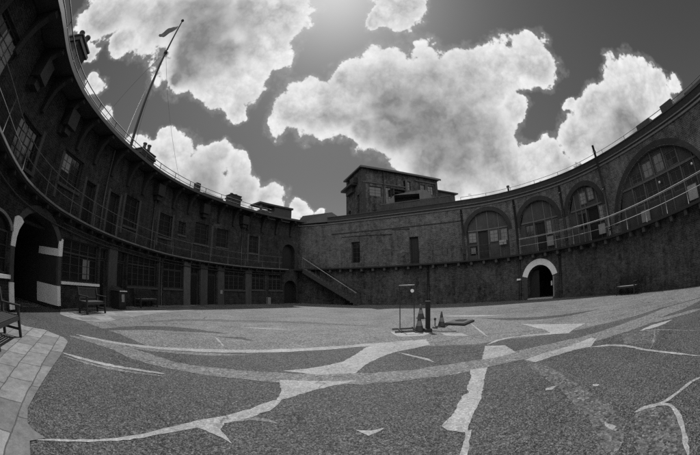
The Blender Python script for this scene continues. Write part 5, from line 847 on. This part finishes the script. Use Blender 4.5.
q = MB(); fbox(q, F, -.02, 4.85, -.08, -.004, 11.5, 11.62); q.build('string_course', M['quoin'], TW)
q = MB(); fbox(q, F, -.32, 9.6, -.4, -.301, tops-.08, tops+.1); q.build('gutter', M['iron'], TW)
q = MB(); fbox(q, F, 3.3, 4.6, .85, .9, 8.6, 10.9); q.build('door', M['door'], TW)
# lower wing to the right
WG = thing('roof_wing', 'lower flat-roofed dark wing adjoining the right end of the rooftop lookout block', 'building', (*F(11, 2.5), 7.3))
q = wall_mesh(FC, 9.35, 12.6, 7.3, 12.0, [(9.8,10.5,10.6,11.5,.25), (11.6,12.2,9.8,11.6,.25)], o=.8, step=.8)
fbox(q, F, 12.3, 12.6, .82, 4.2, 7.3, 12.0); fbox(q, F, 9.35, 12.6, 4.2, 4.4, 7.3, 12.0); q.build('wall', M['render'], WG)
q = MB(); fbox(q, F, 9.32, 12.95, .5, 4.6, 12.003, 12.14); q.build('roof', M['lead'], WG)
FW2 = Fr(lambda s, o: F(s, o+.8))
window(WG, FW2, 9.8, 10.5, 10.6, 11.5, cols=2, rows=2, sill=False); window(WG, FW2, 11.6, 12.2, 9.8, 11.6, cols=1, rows=2, sill=False, blind_or_sheen=(.5,.95,.1,.9,'panel'))
# pale searchlight shelter with a wide slot
F2 = frame2(3.1, 26.55, R(-13.5))
PS = thing('pale_roof_shelter', 'pale rendered rooftop shelter with a wide dark slot, in front of the lookout block', 'shelter', (*F2(2.4, 1.2), 7.3))
F2C = Fr(F2)
ztp = lambda s: float(np.interp(s, [0, .95, 1.1, 3.7, 4.3, 4.85], [8.9, 9.75, 9.95, 10.3, 10.2, 9.15]))
q = wall_mesh(F2C, 0, 4.85, 7.3, ztp, [(1.1,3.5,9.1,9.93,1.2)], step=.25)
rows = [[(*F2(s, 0), ztp(s)), (*F2(s, 2.4), ztp(s)), (*F2(s, 2.4), 7.3)] for s in np.linspace(0, 4.85, 20)]
q.grid(rows); q.face([(*F2(0,0),7.3),(*F2(0,2.4),7.3),(*F2(0,2.4),8.9),(*F2(0,0),8.9)]); q.face([(*F2(4.85,0),7.3),(*F2(4.85,2.4),7.3),(*F2(4.85,2.4),9.15),(*F2(4.85,0),9.15)])
q.build('wall', M['renderpale'], PS)
q = MB(); fbox(q, F2, 1.0, 3.6, 1.2, 1.25, 9.0, 10.0); q.build('slot_back', M['door'], PS)
q = MB(); fbox(q, F2, .9, 3.8, -.12, -.004, 8.93, 9.06); q.build('ledge', M['quoin'], PS)
# low parapet steps on the keep roof in front of it
q = MB()
q.cbox(RW, 8.0, 14.4, .9, 2.2, 7.3, 8.35); q.build('gun_platform', M['render'], KB)
q = MB(); q.cbox(RW, 8.2, 14.3, .86, .95, 8.38, 8.46); q.build('platform_edge', M['quoin'], KB)

# ================================================================== STAIRCASE in the corner
st0 = RW.at(1.75, -1.15); st1 = RW.at(6.75, -1.0)
ST = thing('staircase', 'straight open stair climbing left along the far wall to the corner doorway', 'stairs', ((st0[0]+st1[0])/2, (st0[1]+st1[1])/2, 0))
dx, dy = st1[0]-st0[0], st1[1]-st0[1]; L = math.hypot(dx, dy); ux, uy = dx/L, dy/L; vx, vy = -uy, ux
SF = lambda a, b: (st0[0]+ux*a+vx*b, st0[1]+uy*a+vy*b)
N = 17; top = 2.98
for k in range(N):
    a = L*k/N; z = top*(1-(k+.5)/N)
    q = MB(); fbox(q, SF, a, a+L/N+.03, .03, .87, z-.04, z); fbox(q, SF, a-.015, a-.001, .03, .87, z-.02, z+top/N-.045); q.build('tread', M['woodpale'], ST)
for b0, b1 in ((-.03, .027), (.873, .93)):
    q = MB()
    P = [SF(-.1,b0), SF(L+.05,b0), SF(L+.05,b1), SF(-.1,b1)]
    q.hexa([(*P[0], top-.3), (*P[1], 0.0), (*P[2], 0.0), (*P[3], top-.3)], [(*P[0], top+.1), (*P[1], .26), (*P[2], .26), (*P[3], top+.1)]); q.build('stringer', M['frame'], ST)
for b in (0, .9):
    q = MB(); q.tube([(*SF(-.1, b), top+1.0), (*SF(L*.5, b), top*.5+.98), (*SF(L, b), 1.0)], .03, 6); q.build('handrail', M['galv'] if b == 0 else M['iron'], ST)
    for k in range(5):
        a = L*k/4; z = top*(1-k/4)
        q = MB(); q.tube([(*SF(a, b), z), (*SF(a, b), z+.5), (*SF(a, b), z+1.0)], .02, 6); q.build('post', M['iron'], ST)
q = MB(); fbox(q, SF, -1.5, -.02, -.1, 1.1, top-.1, top); q.build('landing', M['soffit'], ST)

# ================================================================== FLAGPOLE, FLAG, STAYS
fx, fy = -14.75, 13.48
FP = thing('flagpole', 'tall thin flagpole rising behind the curved barrack roof, held by fine stays', 'flagpole', (fx, fy, 0))
q = MB(); q.tube([(fx,fy,0),(fx,fy,7),(fx-.0,fy,12),(fx,fy,18.6),(fx,fy,23.1)], [.14,.13,.11,.085,.05], 10); q.build('pole', M['dark'], FP)
q = MB(); q.lathe((fx,fy,23.1), [(.04,0),(.14,.06),(.16,.16),(.1,.26),(.0,.3)], 12); q.build('finial', M['dark'], FP)
q = MB(); q.lathe((fx,fy,18.7), [(.09,0),(.17,.03),(.17,.3),(.09,.34)], 12); q.build('collar', M['dark'], FP)
for e in ((-11.6,17.2,7.2), (-17.5,10.0,7.2), (-11.2,9.5,7.2), (-17.8,17,7.2)):
    q = MB(); q.tube([(fx,fy,18.9), ((fx+e[0])/2,(fy+e[1])/2,13.0), e], .012, 4); q.build('stay', M['iron'], FP)
# folded flag flying from the halyard
mb = MB(); nu, nv = 22, 10; rows = []
A0 = np.array([-14.83,13.42,22.25]); d1 = np.array([-.80,-.97,-1.72]); dn = np.array([0.,0.,-1.05])
side_n = np.cross(d1/np.linalg.norm(d1), np.array([0,0,1.])); side_n /= np.linalg.norm(side_n)
for i in range(nu+1):
    u = i/nu; r = []
    for j in range(nv+1):
        v = j/nv
        w = .13*math.sin(u*9+v*2.2)+.07*math.sin(u*17+v*5)
        p = A0+d1*u*1.05+dn*(v-.35)*(.32+.62*math.sin(math.pi*min(1,u*1.02))**.8)+side_n*w*(.3+u)
        r.append(p)
    rows.append(r)
mb.grid(rows, smooth=True)
fl = mb.build('flag', M['cloth']); so = fl.modifiers.new('thick', 'SOLIDIFY'); so.thickness = .012
tag(fl, 'small dark flag streaming limply from the head of the flagpole', 'flag')

# ================================================================== BENCHES
def make_bench(L=1.55, D=.56, m='wood', label='', loc=(0,0,0), rz=0):
    """front faces -y in its own frame"""
    t = thing('bench', label, 'bench', loc, rz, 'wooden benches round the courtyard')
    mw = M['wood'] if m == 'dull' else M[m]
    for k in range(6):
        q = MB(); y = -D/2+.02+k*(D-.06)/6; q.box(-L/2+.03, L/2-.03, y, y+.062, .425, .45); q.build('seat_slat', M['woodpale'] if m == 'dull' else mw, t, False, .004)
    for sx in (-1, 1):
        x = sx*(L/2-.035)
        q = MB(); q.box(x-.033, x+.033, -D/2, -D/2+.066, 0, .62); q.build('leg', mw, t, False, .004)
        q = MB(); P = [(x-.033,D/2-.06),(x+.033,D/2-.06),(x+.033,D/2+.006),(x-.033,D/2+.006)]
        q.hexa([(*p, 0) for p in P], [(*p, .44) for p in P]); q.hexa([(*p, .44) for p in P], [(p[0], p[1]+.09, .92) for p in P]); q.build('leg', mw, t, False)
        q = MB(); q.box(x-.04, x+.04, -D/2-.03, D/2+.02, .622, .655); q.build('armrest', mw, t, False, .006)
        for z0_, z1_ in ((.14, .19), (.36, .422)):
            q = MB(); q.box(x-.02, x+.02, -D/2+.068, D/2-.062, z0_, z1_); q.build('side_rail', mw, t, False)
    q = MB(); q.box(-L/2+.07, L/2-.07, -D/2+.01, -D/2+.045, .35, .421); q.box(-L/2+.07, L/2-.07, D/2-.05, D/2-.015, .35, .421); q.build('seat_rail', mw, t, False)
    for z in (.52, .86):
        y = D/2-.035+.09*(z-.44)/.48
        q = MB(); q.box(-L/2+.07, L/2-.07, y, y+.03, z-.035, z+.035); q.build('back_rail', mw, t, False, .004)
    n = 13
    for k in range(n):
        x = -L/2+.14+(L-.28)*k/(n-1)
        q = MB(); ya, yb = D/2-.03+.09*.12/.48, D/2-.03+.09*.38/.48
        q.hexa([(x-.02,ya,.556),(x+.02,ya,.556),(x+.02,ya+.016,.556),(x-.02,ya+.016,.556)], [(x-.02,yb,.824),(x+.02,yb,.824),(x+.02,yb+.016,.824),(x-.02,yb+.016,.824)])
        q.build('back_slat', mw, t, False)
    return t
def place(c, s, d):
    """point d metres into the court from wall c and the facing angle"""
    p = c.at(s, -d); n = c.nrm(s)
    return (p[0], p[1], 0), math.atan2(n[1], n[0])-math.pi/2
bx = ((-5.47-6.32)/2, (1.65+2.54)/2)
dirb = np.array([-6.32+5.47, 2.54-1.65]); dirb = dirb/np.linalg.norm(dirb); back = np.array([-dirb[1], dirb[0]])
ce = np.array(bx)+back*.28+(-dirb)*.05
make_bench(1.42, .56, 'wood', 'dark wooden bench nearest the camera, end-on on the stone flags by the arched window', (ce[0], ce[1], .01), math.atan2(back[1], back[0])-math.pi/2)
ce2 = np.array([(-8.975-9.303-9.311-9.58)/4, (6.894+8.065+6.69+7.836)/4])
n2 = LW.nrm(10.2)
b2 = make_bench(1.3, .5, 'wood', 'wooden bench below the pale window sill, between the white-blocked arch and the litter bin', (ce2[0], ce2[1], .009), math.atan2(n2[1], n2[0])-math.pi/2)
p3, r3 = place(LW, 15.3, .55); p3 = (p3[0], p3[1], .009)
b3 = make_bench(1.5, .5, 'dull', 'pale-seated bench against the barrack wall just past the litter bin', p3, r3)
p4, r4 = place(RW, 28.1, .55)
b4 = make_bench(1.35, .48, 'dull', 'lone pale-seated bench against the bare keep wall on the far right', p4, r4)

# ================================================================== LITTER BIN
pb, rb = place(LW, 12.75, .62)
BN = thing('litter_bin', 'dark square litter bin with a sloping pale lid edge beside the barrack door', 'litter bin', (pb[0], pb[1], .009), rb)
q = MB(); q.hexa([(-.27,-.27,.0),(.27,-.27,.0),(.27,.27,.0),(-.27,.27,.0)], [(-.3,-.3,.78),(.3,-.3,.78),(.3,.3,.78),(-.3,.3,.78)]); q.build('body', M['dark'], BN, False, .02)
q = MB(); q.hexa([(-.33,-.33,.80),(.33,-.33,.80),(.33,.33,.80),(-.33,.33,.80)], [(-.3,-.3,.86),(.3,-.3,.86),(.22,.3,1.0),(-.22,.3,1.0)]); q.build('lid', M['frame'], BN, False, .015)
q = MB(); q.box(-.3,.3,-.336,-.331,.8,.84); q.build('lid_edge', M['white'], BN, False)
q = MB(); q.box(-.12,.1,-.312,-.3,.34,.68); q.build('notice', M['offwhite'], BN, False)
q = MB(); q.box(-.24,.24,-.24,.24,.002,.05); q.build('base', M['iron'], BN, False)

# ================================================================== MIDDLE OF THE COURT
SG = thing('barrier_frame', 'thin two-post barrier frame with a crossbar and a white disc on its right post', 'barrier', (1.9, 9.88, .016))
for x in (1.655, 2.15):
    q = MB(); q.tube([(x,9.88,.02),(x,9.88,.8),(x,9.88,1.55)], .017, 8); q.build('post', M['iron'], SG)
q = MB(); q.tube([(1.63,9.88,1.565),(1.9,9.88,1.565),(2.17,9.88,1.565)], .02, 8); q.build('crossbar', M['galv'], SG)
q = MB(); q.tube([(2.08,9.85,1.37),(2.08,9.835,1.37)], .06, 16); q.build('disc', M['white'], SG)
q = MB(); q.box(1.42,2.2,9.45,9.52,.02,.06); q.box(1.42,2.2,10.1,10.16,.02,.06); q.box(1.62,1.69,9.52,10.1,.02,.055); q.box(2.11,2.18,9.3,10.1,.061,.095); q.build('base', M['iron'], SG)
PO = thing('timber_post', 'stout dark post standing on a square foot in the middle of the court', 'post', (2.48, 9.3, 0))
q = MB(); q.box(2.41,2.55,9.23,9.37,.12,.98); q.build('shaft', M['dark'], PO, True, .012)
q = MB(); q.box(2.36,2.6,9.18,9.42,.0,.12); q.build('foot', M['iron'], PO, True, .01)
q = MB(); q.box(2.40,2.56,9.22,9.38,.983,1.03); q.build('cap', M['frame'], PO, True, .01)
q = MB(); q.tube([(2.6,9.3,.03),(2.85,9.1,.02),(3.1,8.95,.02),(3.3,8.8,.02)], .012, 6); q.build('tie_rope', M['iron'], PO)
def cone(x, y, h, lab, tilt=0):
    t = thing('traffic_cone', lab, 'traffic cone', (x, y, .0), 0, 'traffic cones in the middle of the court')
    k = h/.6
    q = MB(); q.lathe((0,0,.03*k), [(.15*k,0),(.145*k,.03*k),(.105*k,.18*k)], 20); q.build('cone_body', M['cone'], t, False)
    q = MB(); q.lathe((0,0,.03*k), [(.106*k,.181*k),(.066*k,.34*k)], 20); q.build('band', M['conepale'], t, False)
    q = MB(); q.lathe((0,0,.03*k), [(.0655*k,.341*k),(.028*k,.57*k),(.012*k,.575*k)], 20); q.build('cone_tip', M['cone'], t, False)
    q = MB(); q.box(-.165*k,.165*k,-.165*k,.165*k,0,.032*k); q.build('base', M['dark'], t, False, .01*k)
cone(2.22, 9.42, .62, 'traffic cone close against the left side of the dark post')
cone(3.17, 13.15, .66, 'farther traffic cone showing above the one beside the dark post')
cone(3.22, 10.15, .56, 'traffic cone at the corner of the raised drain cover')
SK = thing('ground_stake', 'short thin stake on a little foot between the dark post and the drain cover', 'stake', (2.93, 10.0, 0))
q = MB(); q.tube([(2.93,10.0,.04),(2.93,10.0,.2),(2.93,10.0,.32)], .018, 8); q.build('rod', M['iron'], SK)
q = MB(); q.lathe((2.93,10.0,0.0), [(.1,0),(.1,.03),(.04,.06),(.02,.08)], 14); q.build('foot', M['iron'], SK)
q = MB(); q.lathe((2.93,10.0,.28), [(.02,0),(.045,.02),(.045,.08),(.0,.1)], 12); q.build('knob', M['cone'], SK)
DC = thing('drain_cover', 'low raised frame with a dark central hatch lying on the court beside a cone', 'cover', (4.04, 10.5, 0))
pts = [(3.44,10.55),(4.17,11.35),(4.75,10.62),(3.98,9.82)]
ctr = (np.mean([p[0] for p in pts]), np.mean([p[1] for p in pts]))
q = MB(); q.prism(pts, .0, .07); q.build('frame', M['frame'], DC)
inn = [(ctr[0]+(p[0]-ctr[0])*.9, ctr[1]+(p[1]-ctr[1])*.9) for p in pts]
q = MB(); q.prism(inn, .071, .09); q.build('top_board', M['quoin'], DC)
inn = [(ctr[0]+.12+(p[0]-ctr[0])*.4, ctr[1]+.12+(p[1]-ctr[1])*.4) for p in pts]
q = MB(); q.prism(inn, .091, .11); q.build('hatch', M['dark'], DC)
q = MB(); q.box(3.0,3.5,10.2,10.25,.0,.03); q.build('tie_bar', M['iron'], DC)
# notices on the barrack wall
q = MB(); q.cbox(LW, 22.62, 22.82, -.09, -.062, .78, 1.05); tag(q.build('notice_board', M['offwhite']), 'small white notice fixed low on the barrack wall by a dark doorway', 'notice')
q = MB(); q.cbox(LW, 27.2, 27.5, -.3, -.03, .0, .55); tag(q.build('stone_block', M['panel']), 'pale stone block standing against the barrack wall below the far window', 'block')

# ================================================================== SKY, SUN, CAMERA
W = bpy.data.worlds.new('World'); SC.world = W; W.use_nodes = True
T = NT(W.node_tree); bg = W.node_tree.nodes['Background']
SUN_EL, SUN_AZ = R(60.5), R(-5)      # azimuth measured from +Y towards +X
sky = T.n('ShaderNodeTexSky'); sky.sky_type = 'NISHITA'; sky.sun_disc = False
sky.sun_elevation = SUN_EL; sky.sun_rotation = SUN_AZ; sky.altitude = 0; sky.air_density = 1.0; sky.dust_density = 1.0; sky.ozone_density = 1.0
ss = T.n('ShaderNodeSeparateColor'); T.l(sky.outputs[0], ss.inputs[0])
# black-and-white film behind an orange filter: mostly the red record
skyv = T.math('ADD', T.math('MULTIPLY', ss.outputs[0], .9), T.math('MULTIPLY', ss.outputs[1], .1))
D = T.n('ShaderNodeTexCoord').outputs['Generated']
nrmv = T.n('ShaderNodeVectorMath', operation='NORMALIZE'); T.l(D, nrmv.inputs[0]); D = nrmv.outputs[0]
# push the lookup direction about with turbulence of several sizes
def nvec(src, scale, detail, rough, amp):
    nd = T.n('ShaderNodeTexNoise'); nd.inputs['Scale'].default_value = scale; nd.inputs['Detail'].default_value = detail; nd.inputs['Roughness'].default_value = rough
    T.l(src, nd.inputs['Vector']); v = T.n('ShaderNodeVectorMath', operation='SUBTRACT'); T.l(nd.outputs['Color'], v.inputs[0]); v.inputs[1].default_value = (.5,.5,.5)
    w = T.n('ShaderNodeVectorMath', operation='MULTIPLY_ADD'); T.l(v.outputs[0], w.inputs[0]); w.inputs[1].default_value = (amp,)*3; T.l(src, w.inputs[2]); return w.outputs[0]
Dn = nvec(D, 6, 6, .6, .13)
def billow(src, scale):
    # rounded cauliflower heads: 1 at the middle of a head, falling to the creases
    vo = T.n('ShaderNodeTexVoronoi', feature='F1'); vo.inputs['Scale'].default_value = scale; vo.inputs['Detail'].default_value = 3; vo.inputs['Roughness'].default_value = .5; vo.inputs['Lacunarity'].default_value = 2.3
    try: vo.normalize = True
    except Exception: pass
    T.l(src, vo.inputs['Vector']); return T.math('SUBTRACT', 1.0, vo.outputs['Distance'])
Db = nvec(D, 14, 5, .6, .035)
bl0 = billow(Db, 11)
so_ = T.n('ShaderNodeVectorMath', operation='ADD'); T.l(Db, so_.inputs[0]); so_.inputs[1].default_value = (math.sin(SUN_AZ)*math.cos(SUN_EL)*.012, math.cos(SUN_AZ)*math.cos(SUN_EL)*.012, math.sin(SUN_EL)*.012)
bl1 = billow(so_.outputs[0], 11)
acc = None
for x, y, z, r in CLOUDS:
    dp = T.n('ShaderNodeVectorMath', operation='DISTANCE'); T.l(Dn, dp.inputs[0]); dp.inputs[1].default_value = (x, y, z)
    m_ = T.math('MULTIPLY_ADD', dp.outputs['Value'], -1.0/r, 1.35)
    if acc is None: acc = m_
    else:
        nd = T.n('ShaderNodeMath', operation='SMOOTH_MAX'); T.l(acc, nd.inputs[0]); T.l(m_, nd.inputs[1]); nd.inputs[2].default_value = .35; acc = nd.outputs[0]
# unseen cloud banks behind and beside, thickened as added fill for the shaded walls
sx = T.n('ShaderNodeSeparateXYZ'); T.l(D, sx.inputs[0])
fill_bank = T.maprange(T.noise(Dn, 2.4, 6, .6), .36, .5, -.4, 1.4)
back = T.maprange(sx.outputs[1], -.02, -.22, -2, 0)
fill_bank = T.math('ADD', fill_bank, back)
acc = T.math('MAXIMUM', acc, fill_bank)
fine = T.noise(D, 30, 10, .68); med = T.noise(D, 9, 8, .6)
dens = T.math('ADD', acc, T.math('MULTIPLY', T.math('SUBTRACT', bl0, .62), 1.5))
dens = T.math('ADD', dens, T.math('MULTIPLY', T.math('SUBTRACT', med, .5), .35))
dens = T.math('ADD', dens, T.math('MULTIPLY', T.math('SUBTRACT', fine, .5), .45))
alpha = T.maprange(dens, .36, .52, 0, 1, True)
wisp = T.maprange(dens, .12, .42, 0, .12, True)
alpha = T.math('MAXIMUM', alpha, wisp)
# thick parts let less light through: they read grey from below
gacc = None
for x, y, z, r, k in GREYS:
    dp = T.n('ShaderNodeVectorMath', operation='DISTANCE'); T.l(Dn, dp.inputs[0]); dp.inputs[1].default_value = (x, y, z)
    m_ = T.maprange(dp.outputs['Value'], r*.2, r*1.55, k, 0, True)
    gacc = m_ if gacc is None else T.math('MAXIMUM', gacc, m_)
# relief: billows are brighter on the side towards the sun
sdv = (math.sin(SUN_AZ)*math.cos(SUN_EL), math.cos(SUN_AZ)*math.cos(SUN_EL), math.sin(SUN_EL))
relief = T.math('MULTIPLY', T.math('SUBTRACT', bl0, bl1), 5.0)
head = T.maprange(bl0, .4, .8, .16, -.10)
puff = T.maprange(T.noise(Dn, 6, 6, .55), .32, .68, 0, 1)
deep = T.maprange(T.math('ADD', acc, T.math('MULTIPLY', T.math('SUBTRACT', bl0, .62), .7)), .28, 1.0, 0, 1, True)
mid_ = T.maprange(T.noise(Dn, 9, 5, .5), .35, .65, 0, 1, True)
shade = T.math('MULTIPLY', deep, T.math('ADD', T.math('MULTIPLY', puff, .22), T.math('MULTIPLY_ADD', mid_, .16, .03)))
shade = T.math('ADD', shade, T.math('MULTIPLY', T.math('MULTIPLY', gacc, deep), T.math('ADD', T.math('MULTIPLY', puff, .10), .46)))
rim = T.math('SUBTRACT', 1.0, T.math('MULTIPLY', gacc, .75))
shade = T.math('SUBTRACT', shade, T.math('MULTIPLY', T.math('MULTIPLY', relief, rim), .26))
shade = T.math('ADD', shade, T.math('MULTIPLY', T.math('MULTIPLY', head, rim), T.math('MULTIPLY', deep, 1.2)))
cb = T.math('SUBTRACT', CLOUD_HI, T.math('MULTIPLY', shade, CLOUD_SPAN))
cb = T.math('MINIMUM', T.math('MAXIMUM', cb, CLOUD_LO), 9.4)
# unseen clouds opposite the sun brightened further, to lift the shaded walls
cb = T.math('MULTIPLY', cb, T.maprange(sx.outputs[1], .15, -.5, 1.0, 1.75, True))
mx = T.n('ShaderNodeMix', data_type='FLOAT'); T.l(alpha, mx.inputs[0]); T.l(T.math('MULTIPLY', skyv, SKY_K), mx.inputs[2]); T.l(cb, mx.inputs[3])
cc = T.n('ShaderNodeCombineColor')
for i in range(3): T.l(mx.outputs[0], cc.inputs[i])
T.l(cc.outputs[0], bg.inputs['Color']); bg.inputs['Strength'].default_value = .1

sl = bpy.data.lights.new('sun', 'SUN'); sl.energy = SUN_E; sl.angle = R(.53); sl.color = (1,1,1)
so = bpy.data.objects.new('sun', sl); COL.objects.link(so)
sd = Vector((math.sin(SUN_AZ)*math.cos(SUN_EL), math.cos(SUN_AZ)*math.cos(SUN_EL), math.sin(SUN_EL)))
so.rotation_euler = sd.to_track_quat('Z', 'Y').to_euler(); so.location = (0, 0, 40)

cd = bpy.data.cameras.new('camera'); cam = bpy.data.objects.new('camera', cd); COL.objects.link(cam)
cd.type = 'PANO'; cd.panorama_type = 'FISHEYE_EQUISOLID'; cd.fisheye_lens = 295/700*36; cd.fisheye_fov = R(220)
cd.sensor_width = 36; cd.sensor_height = 36*666/1024; cd.sensor_fit = 'HORIZONTAL'; cd.clip_start = .05; cd.clip_end = 3000
P_, RO = R(11.3), R(-.5)
fwd = Vector((0, math.cos(P_), math.sin(P_))); up = Vector((0, -math.sin(P_), math.cos(P_))); rt = Vector((1,0,0))
Rv = rt*math.cos(RO)+up*math.sin(RO); Uv = -rt*math.sin(RO)+up*math.cos(RO)
mw = Matrix(((Rv.x, Uv.x, -fwd.x), (Rv.y, Uv.y, -fwd.y), (Rv.z, Uv.z, -fwd.z)))
cam.matrix_world = Matrix.Translation((0, 0, EYE)) @ mw.to_4x4()
SC.camera = cam
SC.view_settings.view_transform = 'Standard'; SC.view_settings.look = 'None'; SC.view_settings.gamma = 1
SC.view_settings.use_curve_mapping = False; SC.view_settings.exposure = EXPO
SC.render.engine = 'CYCLES'; SC.cycles.max_bounces = 6; SC.cycles.diffuse_bounces = 4; SC.cycles.use_denoising = False
